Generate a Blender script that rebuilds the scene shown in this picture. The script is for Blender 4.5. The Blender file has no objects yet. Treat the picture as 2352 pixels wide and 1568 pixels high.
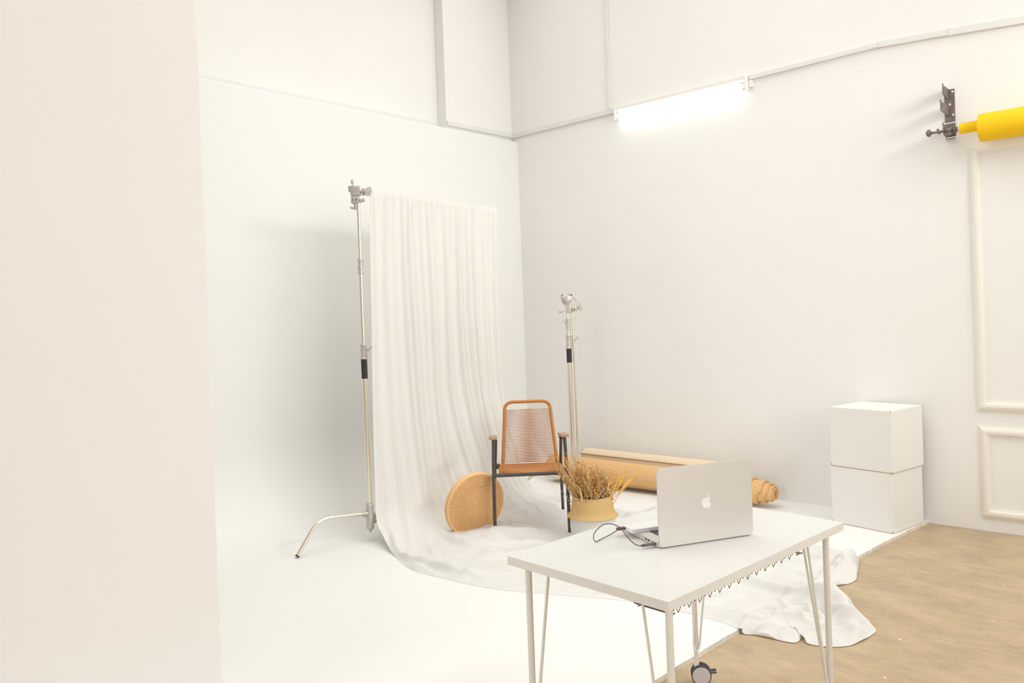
import bpy, bmesh, math, random
from math import sin, cos, pi, radians, sqrt, atan2
from mathutils import Vector, Matrix, noise

random.seed(7)
C = bpy.context.scene.collection
sc = bpy.context.scene

# ------------------------------------------------------------------ materials
def new_mat(name):
    m = bpy.data.materials.new(name); m.use_nodes = True
    nt = m.node_tree; b = nt.nodes['Principled BSDF']
    return m, nt, b

def mat(name, col, rough=0.6, metal=0.0, bump=0.0, bscale=40.0, var=0.0, vscale=3.0, spec=None, detail=4.0):
    m, nt, b = new_mat(name)
    b.inputs['Base Color'].default_value = (*col, 1)
    b.inputs['Roughness'].default_value = rough
    b.inputs['Metallic'].default_value = metal
    if spec is not None: b.inputs['Specular IOR Level'].default_value = spec
    if bump or var:
        tc = nt.nodes.new('ShaderNodeTexCoord')
    if var:
        n = nt.nodes.new('ShaderNodeTexNoise'); n.inputs['Scale'].default_value = vscale
        n.inputs['Detail'].default_value = detail
        nt.links.new(tc.outputs['Object'], n.inputs['Vector'])
        r = nt.nodes.new('ShaderNodeValToRGB')
        r.color_ramp.elements[0].position = 0.3; r.color_ramp.elements[1].position = 0.7
        r.color_ramp.elements[0].color = (*[c * (1 - var) for c in col], 1)
        r.color_ramp.elements[1].color = (*[min(1, c * (1 + var * .5)) for c in col], 1)
        nt.links.new(n.outputs['Fac'], r.inputs['Fac'])
        nt.links.new(r.outputs['Color'], b.inputs['Base Color'])
    if bump:
        n2 = nt.nodes.new('ShaderNodeTexNoise'); n2.inputs['Scale'].default_value = bscale
        n2.inputs['Detail'].default_value = detail
        nt.links.new(tc.outputs['Object'], n2.inputs['Vector'])
        bp = nt.nodes.new('ShaderNodeBump'); bp.inputs['Strength'].default_value = bump
        bp.inputs['Distance'].default_value = 0.01
        nt.links.new(n2.outputs['Fac'], bp.inputs['Height'])
        nt.links.new(bp.outputs['Normal'], b.inputs['Normal'])
    return m

WALL = (0.86, 0.832, 0.775)
M_wall = mat('white_wall_paint', (0.885, 0.872, 0.844), 0.75, bump=0.03, bscale=55, var=0.012, vscale=1.3, spec=0.25)
M_wall_rough = mat('rough_white_plaster', (0.885, 0.868, 0.838), 0.8, bump=0.06, bscale=45, var=0.015, vscale=1.1, spec=0.2, detail=7)
M_cyc = mat('cyclorama_paint', (0.885, 0.878, 0.855), 0.6, spec=0.25)
M_near = mat('partition_paint', (0.90, 0.872, 0.844), 0.75, bump=0.05, bscale=40, var=0.01, vscale=1, spec=0.2)
M_trim = mat('cream_trim_paint', (0.87, 0.835, 0.765), 0.5, spec=0.35)
M_trunk = mat('cable_trunking_plastic', (0.80, 0.785, 0.765), 0.5, spec=0.3, var=.03, vscale=14)
M_platform = mat('platform_paint', (0.862, 0.855, 0.832), 0.5, bump=0.06, bscale=14, var=0.02, vscale=1.6, spec=0.3)
M_edge = mat('scuffed_platform_edge', (0.74, 0.66, 0.575), 0.8, bump=0.5, bscale=60, var=0.16, vscale=26)

def concrete():
    m, nt, b = new_mat('sealed_concrete')
    tc = nt.nodes.new('ShaderNodeTexCoord')
    mp = nt.nodes.new('ShaderNodeMapping'); mp.inputs['Scale'].default_value = (1.0, 1.9, 1); mp.inputs['Rotation'].default_value = (0, 0, radians(40))
    nt.links.new(tc.outputs['Object'], mp.inputs['Vector'])
    def noise_n(s, d, rgh=0.6):
        n = nt.nodes.new('ShaderNodeTexNoise'); n.inputs['Scale'].default_value = s; n.inputs['Detail'].default_value = d
        n.inputs['Roughness'].default_value = rgh
        nt.links.new(mp.outputs['Vector'], n.inputs['Vector']); return n
    n1 = noise_n(3.4, 12, .74)
    r1 = nt.nodes.new('ShaderNodeValToRGB')
    e = r1.color_ramp.elements
    e[0].position = 0.36; e[0].color = (0.40, 0.295, 0.182, 1)
    e[1].position = 0.66; e[1].color = (0.60, 0.455, 0.285, 1)
    k = e.new(0.5); k.color = (0.50, 0.372, 0.228, 1)
    nt.links.new(n1.outputs['Fac'], r1.inputs['Fac'])
    # grey worn patches
    n2 = noise_n(3.3, 6, .7)
    r2 = nt.nodes.new('ShaderNodeValToRGB'); r2.color_ramp.elements[0].position = 0.54; r2.color_ramp.elements[1].position = 0.74
    nt.links.new(n2.outputs['Fac'], r2.inputs['Fac'])
    mx = nt.nodes.new('ShaderNodeMixRGB'); mx.inputs['Color2'].default_value = (0.36, 0.31, 0.25, 1)
    mf = nt.nodes.new('ShaderNodeMath'); mf.operation = 'MULTIPLY'; mf.inputs[1].default_value = 0.38
    nt.links.new(r2.outputs['Color'], mf.inputs[0]); nt.links.new(mf.outputs[0], mx.inputs['Fac'])
    nt.links.new(r1.outputs['Color'], mx.inputs['Color1'])
    # paint flecks
    v = nt.nodes.new('ShaderNodeTexVoronoi'); v.inputs['Scale'].default_value = 15; v.inputs['Randomness'].default_value = 1
    nt.links.new(tc.outputs['Object'], v.inputs['Vector'])
    n3 = nt.nodes.new('ShaderNodeTexNoise'); n3.inputs['Scale'].default_value = 60; nt.links.new(tc.outputs['Object'], n3.inputs['Vector'])
    sep = nt.nodes.new('ShaderNodeSeparateColor'); nt.links.new(v.outputs['Color'], sep.inputs[0])
    a1 = nt.nodes.new('ShaderNodeMath'); a1.operation = 'MULTIPLY'; nt.links.new(sep.outputs[0], a1.inputs[0]); a1.inputs[1].default_value = 0.19
    a2 = nt.nodes.new('ShaderNodeMath'); a2.operation = 'MULTIPLY'; nt.links.new(n3.outputs['Fac'], a2.inputs[0]); nt.links.new(a1.outputs[0], a2.inputs[1])
    lt = nt.nodes.new('ShaderNodeMath'); lt.operation = 'LESS_THAN'; nt.links.new(v.outputs['Distance'], lt.inputs[0]); nt.links.new(a2.outputs[0], lt.inputs[1])
    s1 = nt.nodes.new('ShaderNodeMath'); s1.operation = 'GREATER_THAN'; nt.links.new(sep.outputs[1], s1.inputs[0]); s1.inputs[1].default_value = 0.58
    s2 = nt.nodes.new('ShaderNodeMath'); s2.operation = 'MULTIPLY'; nt.links.new(lt.outputs[0], s2.inputs[0]); nt.links.new(s1.outputs[0], s2.inputs[1])
    mx2 = nt.nodes.new('ShaderNodeMixRGB'); mx2.inputs['Color2'].default_value = (0.88, 0.84, 0.77, 1)
    nt.links.new(s2.outputs[0], mx2.inputs['Fac']); nt.links.new(mx.outputs['Color'], mx2.inputs['Color1'])
    nt.links.new(mx2.outputs['Color'], b.inputs['Base Color'])
    b.inputs['Roughness'].default_value = 0.34; b.inputs['Specular IOR Level'].default_value = 0.4
    bp = nt.nodes.new('ShaderNodeBump'); bp.inputs['Strength'].default_value = 0.12; bp.inputs['Distance'].default_value = 0.01
    nt.links.new(n1.outputs['Fac'], bp.inputs['Height']); nt.links.new(bp.outputs['Normal'], b.inputs['Normal'])
    return m
M_concrete = concrete()

M_table = mat('white_laminate', (0.79, 0.78, 0.755), 0.28, spec=0.4)
M_table_edge = mat('white_edge_band', (0.80, 0.765, 0.715), 0.5, spec=0.25)
M_legpaint = mat('cream_powder_coat', (0.80, 0.76, 0.69), 0.4, spec=0.35)
M_tyre = mat('black_rubber', (0.05, 0.045, 0.05), 0.6)
M_hub = mat('grey_caster_plastic', (0.60, 0.565, 0.55), 0.45)
M_wire = mat('dark_grey_wire', (0.13, 0.11, 0.11), 0.5)
M_alu = mat('brushed_aluminium', (0.70, 0.665, 0.62), 0.42, metal=0.35, spec=0.4)
M_key = mat('black_keys', (0.05, 0.045, 0.045), 0.5)
M_screen = mat('dark_display_glass', (0.03, 0.03, 0.035), 0.15)
M_logo = mat('glossy_white_plastic', (0.90, 0.885, 0.85), 0.25)
M_drive = mat('white_drive_plastic', (0.885, 0.875, 0.855), 0.35, spec=0.3)
M_cable = mat('dark_cable_rubber', (0.085, 0.06, 0.055), 0.5)
M_plug = mat('brown_black_plug', (0.13, 0.09, 0.085), 0.4)
M_chrome = mat('nickel_steel_tube', (0.80, 0.735, 0.64), 0.24, metal=0.85)
M_cast = mat('cast_grey_metal', (0.60, 0.56, 0.52), 0.42, metal=0.55, var=.06, vscale=60)
M_grip = mat('black_grip_sleeve', (0.045, 0.035, 0.032), 0.75, bump=.4, bscale=300)
M_foot = mat('black_rubber_foot', (0.04, 0.03, 0.03), 0.7)
M_hole = mat('dark_bore', (0.03, 0.025, 0.025), 0.8)
M_cord = mat('orange_pvc_cord', (0.58, 0.225, 0.048), 0.42, var=.10, vscale=50)
M_cordthin = mat('orange_brown_cord', (0.50, 0.185, 0.035), 0.42)
M_iron = mat('worn_black_iron', (0.085, 0.068, 0.064), 0.5, var=0.25, vscale=40)
M_armwood = mat('pinkish_worn_wood', (0.52, 0.30, 0.20), 0.5, var=.15, vscale=25)
M_plinth = mat('plinth_white_paint', (0.862, 0.848, 0.812), 0.6, bump=0.04, bscale=30, var=.012, vscale=3, spec=.25)
M_chip = mat('bare_chipped_board', (0.60, 0.40, 0.25), 0.8)
M_bracket = mat('dark_grey_steel', (0.20, 0.165, 0.155), 0.45, metal=0.3, var=0.2, vscale=40)
M_screw = mat('zinc_screw', (0.85, 0.80, 0.70), 0.3, metal=.3)
M_yellow = mat('yellow_seamless_paper', (0.96, 0.59, 0.010), 0.6, spec=.25)
M_yellowcore = mat('yellow_paper_inner', (0.99, 0.62, 0.006), 0.6, spec=.25)
M_whiteplastic = mat('white_plastic', (0.87, 0.84, 0.79), 0.4)
M_cloth = None
def cloth_mat():
    m, nt, b = new_mat('white_muslin')
    b.inputs['Base Color'].default_value = (0.90, 0.885, 0.855, 1)
    b.inputs['Roughness'].default_value = 0.9; b.inputs['Specular IOR Level'].default_value = 0.1
    tc = nt.nodes.new('ShaderNodeTexCoord')
    n = nt.nodes.new('ShaderNodeTexNoise'); n.inputs['Scale'].default_value = 5; n.inputs['Detail'].default_value = 3; n.inputs['Roughness'].default_value = .5
    n.inputs['Distortion'].default_value = 1.2
    nt.links.new(tc.outputs['Object'], n.inputs['Vector'])
    bp = nt.nodes.new('ShaderNodeBump'); bp.inputs['Strength'].default_value = 0.32; bp.inputs['Distance'].default_value = 0.02
    nt.links.new(n.outputs['Fac'], bp.inputs['Height']); nt.links.new(bp.outputs['Normal'], b.inputs['Normal'])
    tr = nt.nodes.new('ShaderNodeBsdfTranslucent'); tr.inputs['Color'].default_value = (0.86, 0.83, 0.77, 1)
    nt.links.new(bp.outputs['Normal'], tr.inputs['Normal'])
    mx = nt.nodes.new('ShaderNodeMixShader'); mx.inputs[0].default_value = 0.18
    out = nt.nodes['Material Output']
    nt.links.new(b.outputs[0], mx.inputs[1]); nt.links.new(tr.outputs[0], mx.inputs[2]); nt.links.new(mx.outputs[0], out.inputs['Surface'])
    return m
M_cloth = cloth_mat()

def emit(name, col, s):
    m, nt, b = new_mat(name)
    b.inputs['Base Color'].default_value = (.9, .9, .9, 1)
    b.inputs['Emission Color'].default_value = (*col, 1); b.inputs['Emission Strength'].default_value = s
    return m
M_tube = emit('lit_fluorescent_glass', (0.92, 1.0, 1.0), 9.0)

def weave_mat(name, light, dark, su, sv, bump=0.6, mixlo=0.35, mixhi=0.62, noise_amt=0.5, diag=False, rows=False):
    """woven fibre: two crossed waves over the UV map (metres), plus fibre noise"""
    m, nt, b = new_mat(name)
    uv = nt.nodes.new('ShaderNodeUVMap'); uv.uv_map = 'UVMap'
    sep = nt.nodes.new('ShaderNodeSeparateXYZ'); nt.links.new(uv.outputs['UV'], sep.inputs[0])
    def sn(src, k, ph=None):
        a = nt.nodes.new('ShaderNodeMath'); a.operation = 'MULTIPLY'; nt.links.new(src, a.inputs[0]); a.inputs[1].default_value = k
        if ph is not None:
            p = nt.nodes.new('ShaderNodeMath'); p.operation = 'ADD'; nt.links.new(a.outputs[0], p.inputs[0]); nt.links.new(ph, p.inputs[1]); a = p
        s = nt.nodes.new('ShaderNodeMath'); s.operation = 'SINE'; nt.links.new(a.outputs[0], s.inputs[0]); return s.outputs[0]
    u, v = sep.outputs[0], sep.outputs[1]
    if diag:
        p = nt.nodes.new('ShaderNodeMath'); p.operation = 'ADD'; nt.links.new(u, p.inputs[0]); nt.links.new(v, p.inputs[1])
        q = nt.nodes.new('ShaderNodeMath'); q.operation = 'SUBTRACT'; nt.links.new(u, q.inputs[0]); nt.links.new(v, q.inputs[1])
        u, v = p.outputs[0], q.outputs[0]
    su_, sv_ = sn(u, su), sn(v, sv)
    if rows:
        def ab(x, k):
            a = nt.nodes.new('ShaderNodeMath'); a.operation = 'ABSOLUTE'; nt.links.new(x, a.inputs[0])
            m_ = nt.nodes.new('ShaderNodeMath'); m_.operation = 'MULTIPLY'; nt.links.new(a.outputs[0], m_.inputs[0]); m_.inputs[1].default_value = k; return m_.outputs[0]
        absn = nt.nodes.new('ShaderNodeMath'); absn.operation = 'ADD'; nt.links.new(ab(sv_, .72), absn.inputs[0]); nt.links.new(ab(su_, .28), absn.inputs[1])
    else:
        mul = nt.nodes.new('ShaderNodeMath'); mul.operation = 'MULTIPLY'; nt.links.new(su_, mul.inputs[0]); nt.links.new(sv_, mul.inputs[1])
        absn = nt.nodes.new('ShaderNodeMath'); absn.operation = 'ABSOLUTE'; nt.links.new(mul.outputs[0], absn.inputs[0])
    tc = nt.nodes.new('ShaderNodeTexCoord')
    n = nt.nodes.new('ShaderNodeTexNoise'); n.inputs['Scale'].default_value = 70; n.inputs['Detail'].default_value = 3
    nt.links.new(tc.outputs['Object'], n.inputs['Vector'])
    mn = nt.nodes.new('ShaderNodeMath'); mn.operation = 'MULTIPLY'; nt.links.new(n.outputs['Fac'], mn.inputs[0]); mn.inputs[1].default_value = noise_amt
    ad = nt.nodes.new('ShaderNodeMath'); ad.operation = 'ADD'; nt.links.new(absn.outputs[0], ad.inputs[0]); nt.links.new(mn.outputs[0], ad.inputs[1])
    r = nt.nodes.new('ShaderNodeValToRGB'); r.color_ramp.elements[0].position = mixlo; r.color_ramp.elements[1].position = mixhi
    r.color_ramp.elements[0].color = (*dark, 1); r.color_ramp.elements[1].color = (*light, 1)
    nt.links.new(ad.outputs[0], r.inputs['Fac']); nt.links.new(r.outputs['Color'], b.inputs['Base Color'])
    b.inputs['Roughness'].default_value = 0.75; b.inputs['Specular IOR Level'].default_value = 0.2
    bp = nt.nodes.new('ShaderNodeBump'); bp.inputs['Strength'].default_value = bump; bp.inputs['Distance'].default_value = 0.004
    nt.links.new(ad.outputs[0], bp.inputs['Height']); nt.links.new(bp.outputs['Normal'], b.inputs['Normal'])
    return m
M_rug = weave_mat('jute_rug_weave', (0.85, 0.54, 0.262), (0.44, 0.20, 0.06), pi / .017, pi / .0120, mixlo=.38, mixhi=.72, noise_amt=.5, rows=True)
M_basket = weave_mat('seagrass_weave', (0.82, 0.57, 0.27), (0.64, 0.39, 0.15), pi / .010, pi / .010, mixlo=.12, mixhi=.8, diag=True)
M_basketw = weave_mat('white_dipped_weave', (0.87, 0.855, 0.82), (0.80, 0.78, 0.74), pi / .010, pi / .010, mixlo=.12, mixhi=.8, diag=True)
M_disc = weave_mat('braided_seagrass', (0.92, 0.585, 0.285), (0.54, 0.27, 0.10), pi / .016, pi / .0099, mixlo=.45, mixhi=.74, noise_amt=.5, rows=True)
M_braid = mat('braided_handle_straw', (0.80, 0.56, 0.28), 0.7, var=.15, vscale=40)
M_carpet = weave_mat('beige_carpet_weave', (0.87, 0.72, 0.54), (0.80, 0.62, 0.44), pi / .012, pi / .012, mixlo=.1, mixhi=.9, bump=.3)
M_carpet_back = mat('beige_carpet_underside', (0.78, 0.58, 0.39), 0.8, var=.06, vscale=40)
M_grass1 = mat('dried_grass_brown', (0.62, 0.34, 0.12), 0.7, var=.35, vscale=30)
M_grass2 = mat('dried_grass_tan', (0.85, 0.55, 0.23), 0.7, var=.25, vscale=30)
M_wheat = mat('golden_wheat', (0.88, 0.52, 0.10), 0.6, var=.15, vscale=40)
M_flower = mat('pale_dried_flowers', (0.90, 0.87, 0.85), 0.7, var=.12, vscale=50)
M_twig = mat('mauve_brown_twig', (0.38, 0.27, 0.24), 0.7)

# ------------------------------------------------------------------ geometry helpers
def obj(name, bm, m, parent=None, smooth=False, loc=None):
    me = bpy.data.meshes.new(name)
    bmesh.ops.recalc_face_normals(bm, faces=bm.faces)
    bm.to_mesh(me); bm.free()
    mats = m if isinstance(m, (list, tuple)) else [m]
    for x in mats: me.materials.append(x)
    if smooth:
        for p in me.polygons: p.use_smooth = True
    o = bpy.data.objects.new(name, me); C.objects.link(o)
    if parent is not None: o.parent = parent
    if loc is not None: o.location = loc
    return o

def smooth_by_angle(o, ang=35):
    me = o.data
    for p in me.polygons: p.use_smooth = True
    bm = bmesh.new(); bm.from_mesh(me)
    for e in bm.edges:
        if len(e.link_faces) == 2:
            e.smooth = e.calc_face_angle(0) < radians(ang)
        else: e.smooth = True
    bm.to_mesh(me); bm.free()
    return o

def tag(o, label, cat, group=None):
    o['label'] = label; o['category'] = cat
    if group: o['group'] = group
    return o
def thing(name, label, cat, loc=(0, 0, 0), rotz=0.0, group=None):
    o = bpy.data.objects.new(name, None); C.objects.link(o)
    o.empty_display_size = .1
    o.location = loc; o.rotation_euler = (0, 0, rotz)
    return tag(o, label, cat, group)
def struct(name, bm, m, label=None, smooth=False):
    o = obj(name, bm, m, smooth=smooth); o['kind'] = 'structure'
    if label: o['label'] = label
    return o

def box(bm, lo, hi, bev=0.0, seg=2, mi=0):
    v = [bm.verts.new((x, y, z)) for x in (lo[0], hi[0]) for y in (lo[1], hi[1]) for z in (lo[2], hi[2])]
    F = [(0, 1, 3, 2), (4, 6, 7, 5), (0, 4, 5, 1), (2, 3, 7, 6), (0, 2, 6, 4), (1, 5, 7, 3)]
    fs = [bm.faces.new([v[i] for i in f]) for f in F]
    for f in fs: f.material_index = mi
    if bev:
        es = list({e for f in fs for e in f.edges})
        bmesh.ops.bevel(bm, geom=es, offset=bev, segments=seg, affect='EDGES', profile=.5)
    return bm
def obox(bm, c, ax, ay, az, hx, hy, hz, bev=0.0, mi=0):
    """oriented box"""
    c, ax, ay, az = Vector(c), Vector(ax).normalized(), Vector(ay).normalized(), Vector(az).normalized()
    v = [bm.verts.new(c + ax * hx * i + ay * hy * j + az * hz * k) for i in (-1, 1) for j in (-1, 1) for k in (-1, 1)]
    F = [(0, 1, 3, 2), (4, 6, 7, 5), (0, 4, 5, 1), (2, 3, 7, 6), (0, 2, 6, 4), (1, 5, 7, 3)]
    fs = [bm.faces.new([v[i] for i in f]) for f in F]
    for f in fs: f.material_index = mi
    if bev:
        es = list({e for f in fs for e in f.edges})
        bmesh.ops.bevel(bm, geom=es, offset=bev, segments=2, affect='EDGES', profile=.5)
    return bm
def frame_of(t):
    t = t.normalized()
    a = Vector((0, 0, 1)) if abs(t.z) < .9 else Vector((1, 0, 0))
    u = t.cross(a).normalized(); return u, t.cross(u).normalized()
def tube(bm, pts, r, seg=12, cap=True, closed=False, mi=0):
    pts = [Vector(p) for p in pts]; n = len(pts)
    rs = r if isinstance(r, (list, tuple)) else [r] * n
    rings = []; u = None
    for i, p in enumerate(pts):
        if closed: t = pts[(i + 1) % n] - pts[i - 1]
        else: t = pts[min(i + 1, n - 1)] - pts[max(i - 1, 0)]
        if t.length < 1e-9: t = Vector((0, 0, 1))
        t.normalize()
        if u is None: u, w = frame_of(t)
        else:
            u = (u - t * u.dot(t));
            if u.length < 1e-6: u, w = frame_of(t)
            u.normalize(); w = t.cross(u)
        rings.append([bm.verts.new(p + (u * cos(2 * pi * k / seg) + w * sin(2 * pi * k / seg)) * rs[i]) for k in range(seg)])
    m = n if closed else n - 1
    for i in range(m):
        a, b = rings[i], rings[(i + 1) % n]
        for k in range(seg):
            f = bm.faces.new((a[k], a[(k + 1) % seg], b[(k + 1) % seg], b[k])); f.material_index = mi; f.smooth = True
    if cap and not closed:
        f = bm.faces.new(rings[0][::-1]); f.material_index = mi
        f = bm.faces.new(rings[-1]); f.material_index = mi
    return bm
def cyl(bm, a, b, r, seg=16, mi=0, r2=None):
    return tube(bm, [a, b], [r, r if r2 is None else r2], seg, mi=mi)
def lathe(bm, prof, c=(0, 0, 0), axis=(0, 0, 1), seg=32, mi=0, cap=True):
    c = Vector(c); t = Vector(axis).normalized(); u, w = frame_of(t); rings = []
    for r, h in prof:
        rings.append([bm.verts.new(c + t * h + (u * cos(2 * pi * k / seg) + w * sin(2 * pi * k / seg)) * max(r, 1e-5)) for k in range(seg)])
    for i in range(len(rings) - 1):
        a, b = rings[i], rings[i + 1]
        for k in range(seg):
            f = bm.faces.new((a[k], a[(k + 1) % seg], b[(k + 1) % seg], b[k])); f.material_index = mi
    if cap:
        bm.faces.new(rings[0][::-1]).material_index = mi; bm.faces.new(rings[-1]).material_index = mi
    return bm
def prism(bm, poly, z0, z1, mi=0, axes=None, o=(0, 0, 0)):
    """extruded polygon; axes = (X, Y, Z) vectors"""
    X, Y, Z = [Vector(a) for a in (axes or ((1, 0, 0), (0, 1, 0), (0, 0, 1)))]; o = Vector(o)
    a = [bm.verts.new(o + X * p[0] + Y * p[1] + Z * z0) for p in poly]
    b = [bm.verts.new(o + X * p[0] + Y * p[1] + Z * z1) for p in poly]
    n = len(poly)
    bm.faces.new(a[::-1]).material_index = mi; bm.faces.new(b).material_index = mi
    for i in range(n):
        bm.faces.new((a[i], a[(i + 1) % n], b[(i + 1) % n], b[i])).material_index = mi
    return bm
def smoothpath(pts, n=6, closed=False):
    """Catmull-Rom through pts"""
    P = [Vector(p) for p in pts]; out = []
    m = len(P) if closed else len(P) - 1
    for i in range(m):
        if closed: p0, p1, p2, p3 = P[i - 1], P[i], P[(i + 1) % len(P)], P[(i + 2) % len(P)]
        else: p0, p1, p2, p3 = P[max(i - 1, 0)], P[i], P[i + 1], P[min(i + 2, len(P) - 1)]
        for k in range(n):
            t = k / n
            out.append(.5 * ((2 * p1) + (p2 - p0) * t + (2 * p0 - 5 * p1 + 4 * p2 - p3) * t * t + (3 * p1 - p0 - 3 * p2 + p3) * t ** 3))
    if not closed: out.append(P[-1])
    return out
def fillet(pts, r, n=6):
    """round the inner corners of a polyline"""
    P = [Vector(p) for p in pts]; out = [P[0]]
    for i in range(1, len(P) - 1):
        a, b, c = P[i - 1], P[i], P[i + 1]
        d1, d2 = (a - b), (c - b); rr = min(r, d1.length * .49, d2.length * .49)
        s, e = b + d1.normalized() * rr, b + d2.normalized() * rr
        for k in range(n + 1):
            t = k / n; out.append(s * (1 - t) ** 2 + b * 2 * t * (1 - t) + e * t * t)
    out.append(P[-1]); return out
def lerp(a, b, t): return a + (b - a) * t
def B(): return bmesh.new()

# ------------------------------------------------------------------ camera
cam = bpy.data.cameras.new('camera'); co = bpy.data.objects.new('camera', cam); C.objects.link(co)
Mx = ((0.737493, -0.02356, -0.674943), (0.674363, -0.028458, 0.737852), (-0.036591, -0.999317, -0.0051))
co.matrix_world = Matrix(((Mx[0][0], -Mx[0][1], -Mx[0][2], 0), (Mx[1][0], -Mx[1][1], -Mx[1][2], 0), (Mx[2][0], -Mx[2][1], -Mx[2][2], 1.464), (0, 0, 0, 1)))
cam.sensor_width = 36; cam.sensor_fit = 'HORIZONTAL'
cam.lens = 36 * 1837.1 / 2352; cam.shift_y = -50 / 2352
cam.clip_start = .05
sc.camera = co

# ------------------------------------------------------------------ setting
WY, CX, PZ = 5.70, -5.06, 0.02         # right wall plane, cyclorama plane, platform top
WH = 4.9
R_COVE = 0.70
bm = B(); box(bm, (-6.2, -4.5, -0.12), (4.5, WY + .3, 0.0)); struct('floor', bm, M_concrete, 'worn tan concrete floor with white paint flecks')

# raised white platform with an uneven painted edge
edge = [(-1.56, WY), (-1.585, 5.48), (-1.622, 5.12), (-1.640, 4.95), (-1.655, 4.70), (-1.668, 4.3), (-1.690, 3.8), (-1.712, 3.31), (-1.730, 2.80), (-1.745, 2.2), (-1.76, 1.2), (-1.78, 0.0), (-1.8, -2.5)]
fine = smoothpath([(x, y, 0) for x, y in edge], 10)
fine = [Vector((p.x + .006 * noise.noise((p.y * 9, 3, 1)) + .003 * noise.noise((p.y * 40, 3, 5)), p.y, 0)) for p in fine]
bm = B()
ta = [bm.verts.new((p.x, p.y, PZ - .002)) for p in fine]
tb = [bm.verts.new((p.x - .004, p.y, PZ)) for p in fine]
tc_ = [bm.verts.new((p.x + .004, p.y, 0.0)) for p in fine]
L1 = [bm.verts.new((-6.0, p.y, PZ)) for p in fine]
for i in range(len(fine) - 1):
    bm.faces.new((tb[i], tb[i + 1], L1[i + 1], L1[i])).material_index = 0
    bm.faces.new((ta[i], ta[i + 1], tb[i + 1], tb[i])).material_index = 0
    bm.faces.new((tc_[i], tc_[i + 1], ta[i + 1], ta[i])).material_index = 1
struct('floor_platform', bm, [M_cyc, M_edge], 'low white painted studio platform with scuffed edge')

# left cyclorama wall: wall sweeping into the floor
prof = [(CX - .20, 3.11), (CX - .006, 3.11), (CX, 3.104), (CX, 2.4), (CX, 1.6), (CX, PZ + .001 + R_COVE)]
def cove_profile(n=64):
    pts = [(0.0, 0.0)]; x = z = 0.0
    for k in range(n):
        q = (k + .5) / n; a = (pi / 2) * (q * q * (3 - 2 * q)); x += sin(a) / n; z -= cos(a) / n; pts.append((x, z))
    sc_ = R_COVE / -pts[-1][1]; return [(px * sc_, pz * sc_) for px, pz in pts]
COVE = [(CX + px, PZ + .001 + R_COVE + pz) for px, pz in cove_profile()]
CEND = COVE[-1][0]
def floor_z(x):
    if x >= CEND: return PZ
    for (xa, za), (xb, zb) in zip(COVE, COVE[1:]):
        if xa <= x <= xb: return max(PZ, lerp(za, zb, (x - xa) / max(xb - xa, 1e-9)))
    return PZ
prof += COVE[1:] + [(CEND + .03, PZ - .002)]
bm = B(); ys = [-2.5, 0, 1, 2, 3, 4, 5, WY + .02]
rows = [[bm.verts.new((x, y, z)) for x, z in prof] for y in ys]
for i in range(len(ys) - 1):
    for k in range(len(prof) - 1): bm.faces.new((rows[i][k], rows[i][k + 1], rows[i + 1][k + 1], rows[i + 1][k]))
wl = struct('wall_left', bm, M_cyc, 'smooth white cyclorama wall curving into the floor'); smooth_by_angle(wl, 40)
# upper left wall: recessed panel and corner pier
bm = B(); box(bm, (-5.5, -2.5, 3.0), (-5.24, WY + .2, WH)); struct('wall_left_upper', bm, M_wall, 'recessed white wall above the cyclorama')
bm = B(); box(bm, (-5.24, 4.85, 3.0), (-5.13, WY + .2, WH), .004); struct('wall_left_pier', bm, M_wall, 'white corner pier above the cyclorama')
# right wall
bm = B(); box(bm, (-5.9, WY, -0.1), (4.5, WY + .25, WH)); struct('wall_right', bm, M_wall_rough, 'long white plastered wall')
# near partition at the left of the camera
bm = B(); box(bm, (-3.3, -2.4, 0), (-2.485, 1.254, WH), .003); struct('wall_near', bm, M_near, 'plain white partition wall beside the camera')
# walls of the rest of the studio, behind the camera
bm = B(); box(bm, (4.3, -4.5, 0), (4.5, WY, WH)); struct('wall_end', bm, M_wall, 'white end wall of the studio')
bm = B(); box(bm, (-6.0, -4.7, 0), (4.5, -4.5, WH)); struct('wall_back', bm, M_wall, 'white wall behind the camera')

bm = B(); box(bm, (-6.2, -4.6, WH), (4.5, WY + .3, WH + .2)); struct('ceiling', bm, M_wall, 'white studio ceiling')

# cable trunking
def trunk(n, segs, r, label, ax='x'):
    bm = B()
    for a, b, h, d in segs:
        a, b = Vector(a), Vector(b); t = (b - a).normalized(); nrm = Vector((0, -1, 0)) if ax == 'x' else (Vector((1, 0, 0)) if ax == 'y' else Vector((0, -1, 0)))
        up = t.cross(nrm).normalized()
        obox(bm, (a + b) / 2 + nrm * d / 2, t, up, nrm, (b - a).length / 2, h / 2, d / 2, .003)
    return struct('trim_%d' % n, bm, M_trunk, label)
trunk(1, [((-5.13, WY, 3.175), (-4.5, WY, 3.180), .043, .018), ((-4.5, WY, 3.180), (-3.915, WY, 3.183), .042, .018)], 0, 'white cable trunking from the corner to the fluorescent lamp')
trunk(2, [((-2.70, WY, 3.184), (-1.774, WY, 3.194), .034, .022), ((-1.774, WY, 3.194), (-1.35, WY, 3.166), .040, .022), ((-1.35, WY, 3.166), (0.6, WY, 3.01), .046, .022)], 0, 'white cable trunking running right from the fluorescent lamp')
trunk(3, [((-3.982, WY, 3.205), (-3.976, WY, WH), .030, .016)], 0, 'thin vertical cable trunking above the lamp')
trunk(4, [((-5.24, -2.4, 3.160), (-5.24, 4.85, 3.168), .05, .02)], 0, 'white cable trunking along the recessed wall', 'y')
trunk(5, [((-5.13, 4.85, 3.174), (-5.13, WY, 3.180), .043, .02)], 0, 'white cable trunking around the corner pier', 'y')

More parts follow.
